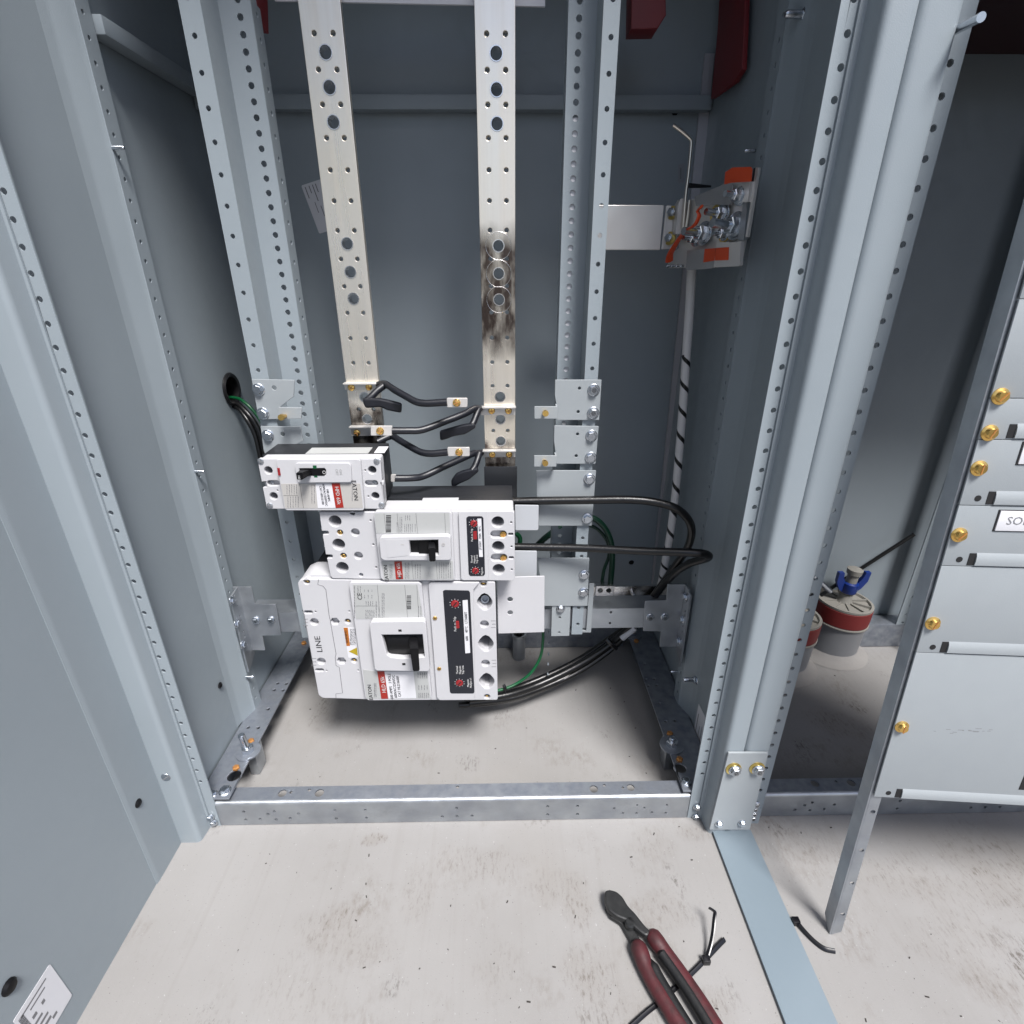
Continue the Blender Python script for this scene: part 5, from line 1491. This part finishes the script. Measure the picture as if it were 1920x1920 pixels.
g2 = [(398, 868, .0070), (402, 885, .0108), (420, 930, .0110), (450, 1010, .0100), (500, 1110, .0098), (560, 1210, .0100), (630, 1320, .0102), (710, 1440, .0104), (780, 1550, .0098)]
grip(g1, PRED, "red_grip", .86); grip(g2, PRED, "red_grip", .86)
def inlay(path, off, name):
    pts = [fl(*f10(x + off[0], y + off[1]), r_ * 1.24) for x, y, r_ in path]
    part(name, G().tube(pts, lambda t: .0062 * min(1, .35 + t * 6), 12, 6), PBLK, cut)
inlay([(538, 885, .0104), (570, 930, .0098), (630, 1015, .0096), (700, 1115, .0098), (780, 1240, .0100), (860, 1370, .0102), (940, 1500, .0105)], (-6, 6), "black_inlay")
inlay([(462, 960, .0104), (500, 1045, .0098), (560, 1150, .0098), (625, 1260, .0100), (690, 1365, .0102), (760, 1480, .0104)], (14, 0), "black_inlay")
# cable ties on the floor
def tie(path, w, label, head=None, z=.002):
    t = thing("cable_tie", label, "cable tie", fl(*f10(*path[0][:2])), "black cable ties on the concrete")
    pts = [fl(*f10(x, y), zz) for x, y, zz in path]
    part("strap", G().tube(pts, w, 8, 5, .5), TIE, t)
    if head:
        q = fl(*f10(*head), .0045)
        part("head", G().box(q.x - .0042, q.x + .0042, q.y - .0035, q.y + .0035, .0006, .0085).mesh("h", .001), TIE, t)
tie([(350, 1390, .002), (450, 1300, .002), (545, 1225, .002), (640, 1140, .002), (740, 1050, .002), (830, 960, .003), (900, 885, .003), (955, 828, .002)], .0027, "long straight cable tie running under the cutter handles")
tie([(838, 968, .004), (845, 930, .006), (865, 860, .010), (880, 780, .016), (888, 700, .022), (893, 655, .026), (880, 640, .028), (858, 626, .030)], .0026, "bent cable tie tail sticking up beside the cutter", (836, 962))
f11 = crop(1480, 1480, 4.3636)
def p11(x, y): 
    q = f11(x, y); return ((q[0] - 1080) * 3.4286, (q[1] - 1520) * 3.4286)
tie([(*p11(60, 1085), .004), (*p11(130, 1170), .003), (*p11(210, 1250), .0025), (*p11(290, 1305), .003), (*p11(375, 1325), .003)], .0026, "short curved cable tie at the foot of the leaning panel", p11(50, 1080))

# debris flecks on the concrete
g = G()
rnd = random.Random(9)
for k in range(110):
    px, py = rnd.uniform(420, 1880), rnd.uniform(1250, 1915)
    q = fl(px, py)
    if not (-.37 < q.x < .9) or q.y > .88: continue
    if .275 < q.x < .345 and q.y < .5: continue
    if .505 < q.y < .545: continue
    s = rnd.uniform(.0004, .0012); a = rnd.uniform(0, pi)
    u = Vector((cos(a), sin(a), 0)); v = Vector((-sin(a), cos(a), 0))
    g.frame_box(q + Vector((0, 0, .0001)), u, v, Vector((0, 0, 1)), (-s * rnd.uniform(1, 2.6), s), (-s * .5, s * .6), (0, s * .6))
solo("debris", g, mat("debris", (.03, .025, .022), .8), "tiny dark chips and clippings scattered on the concrete", "debris", kind='stuff')
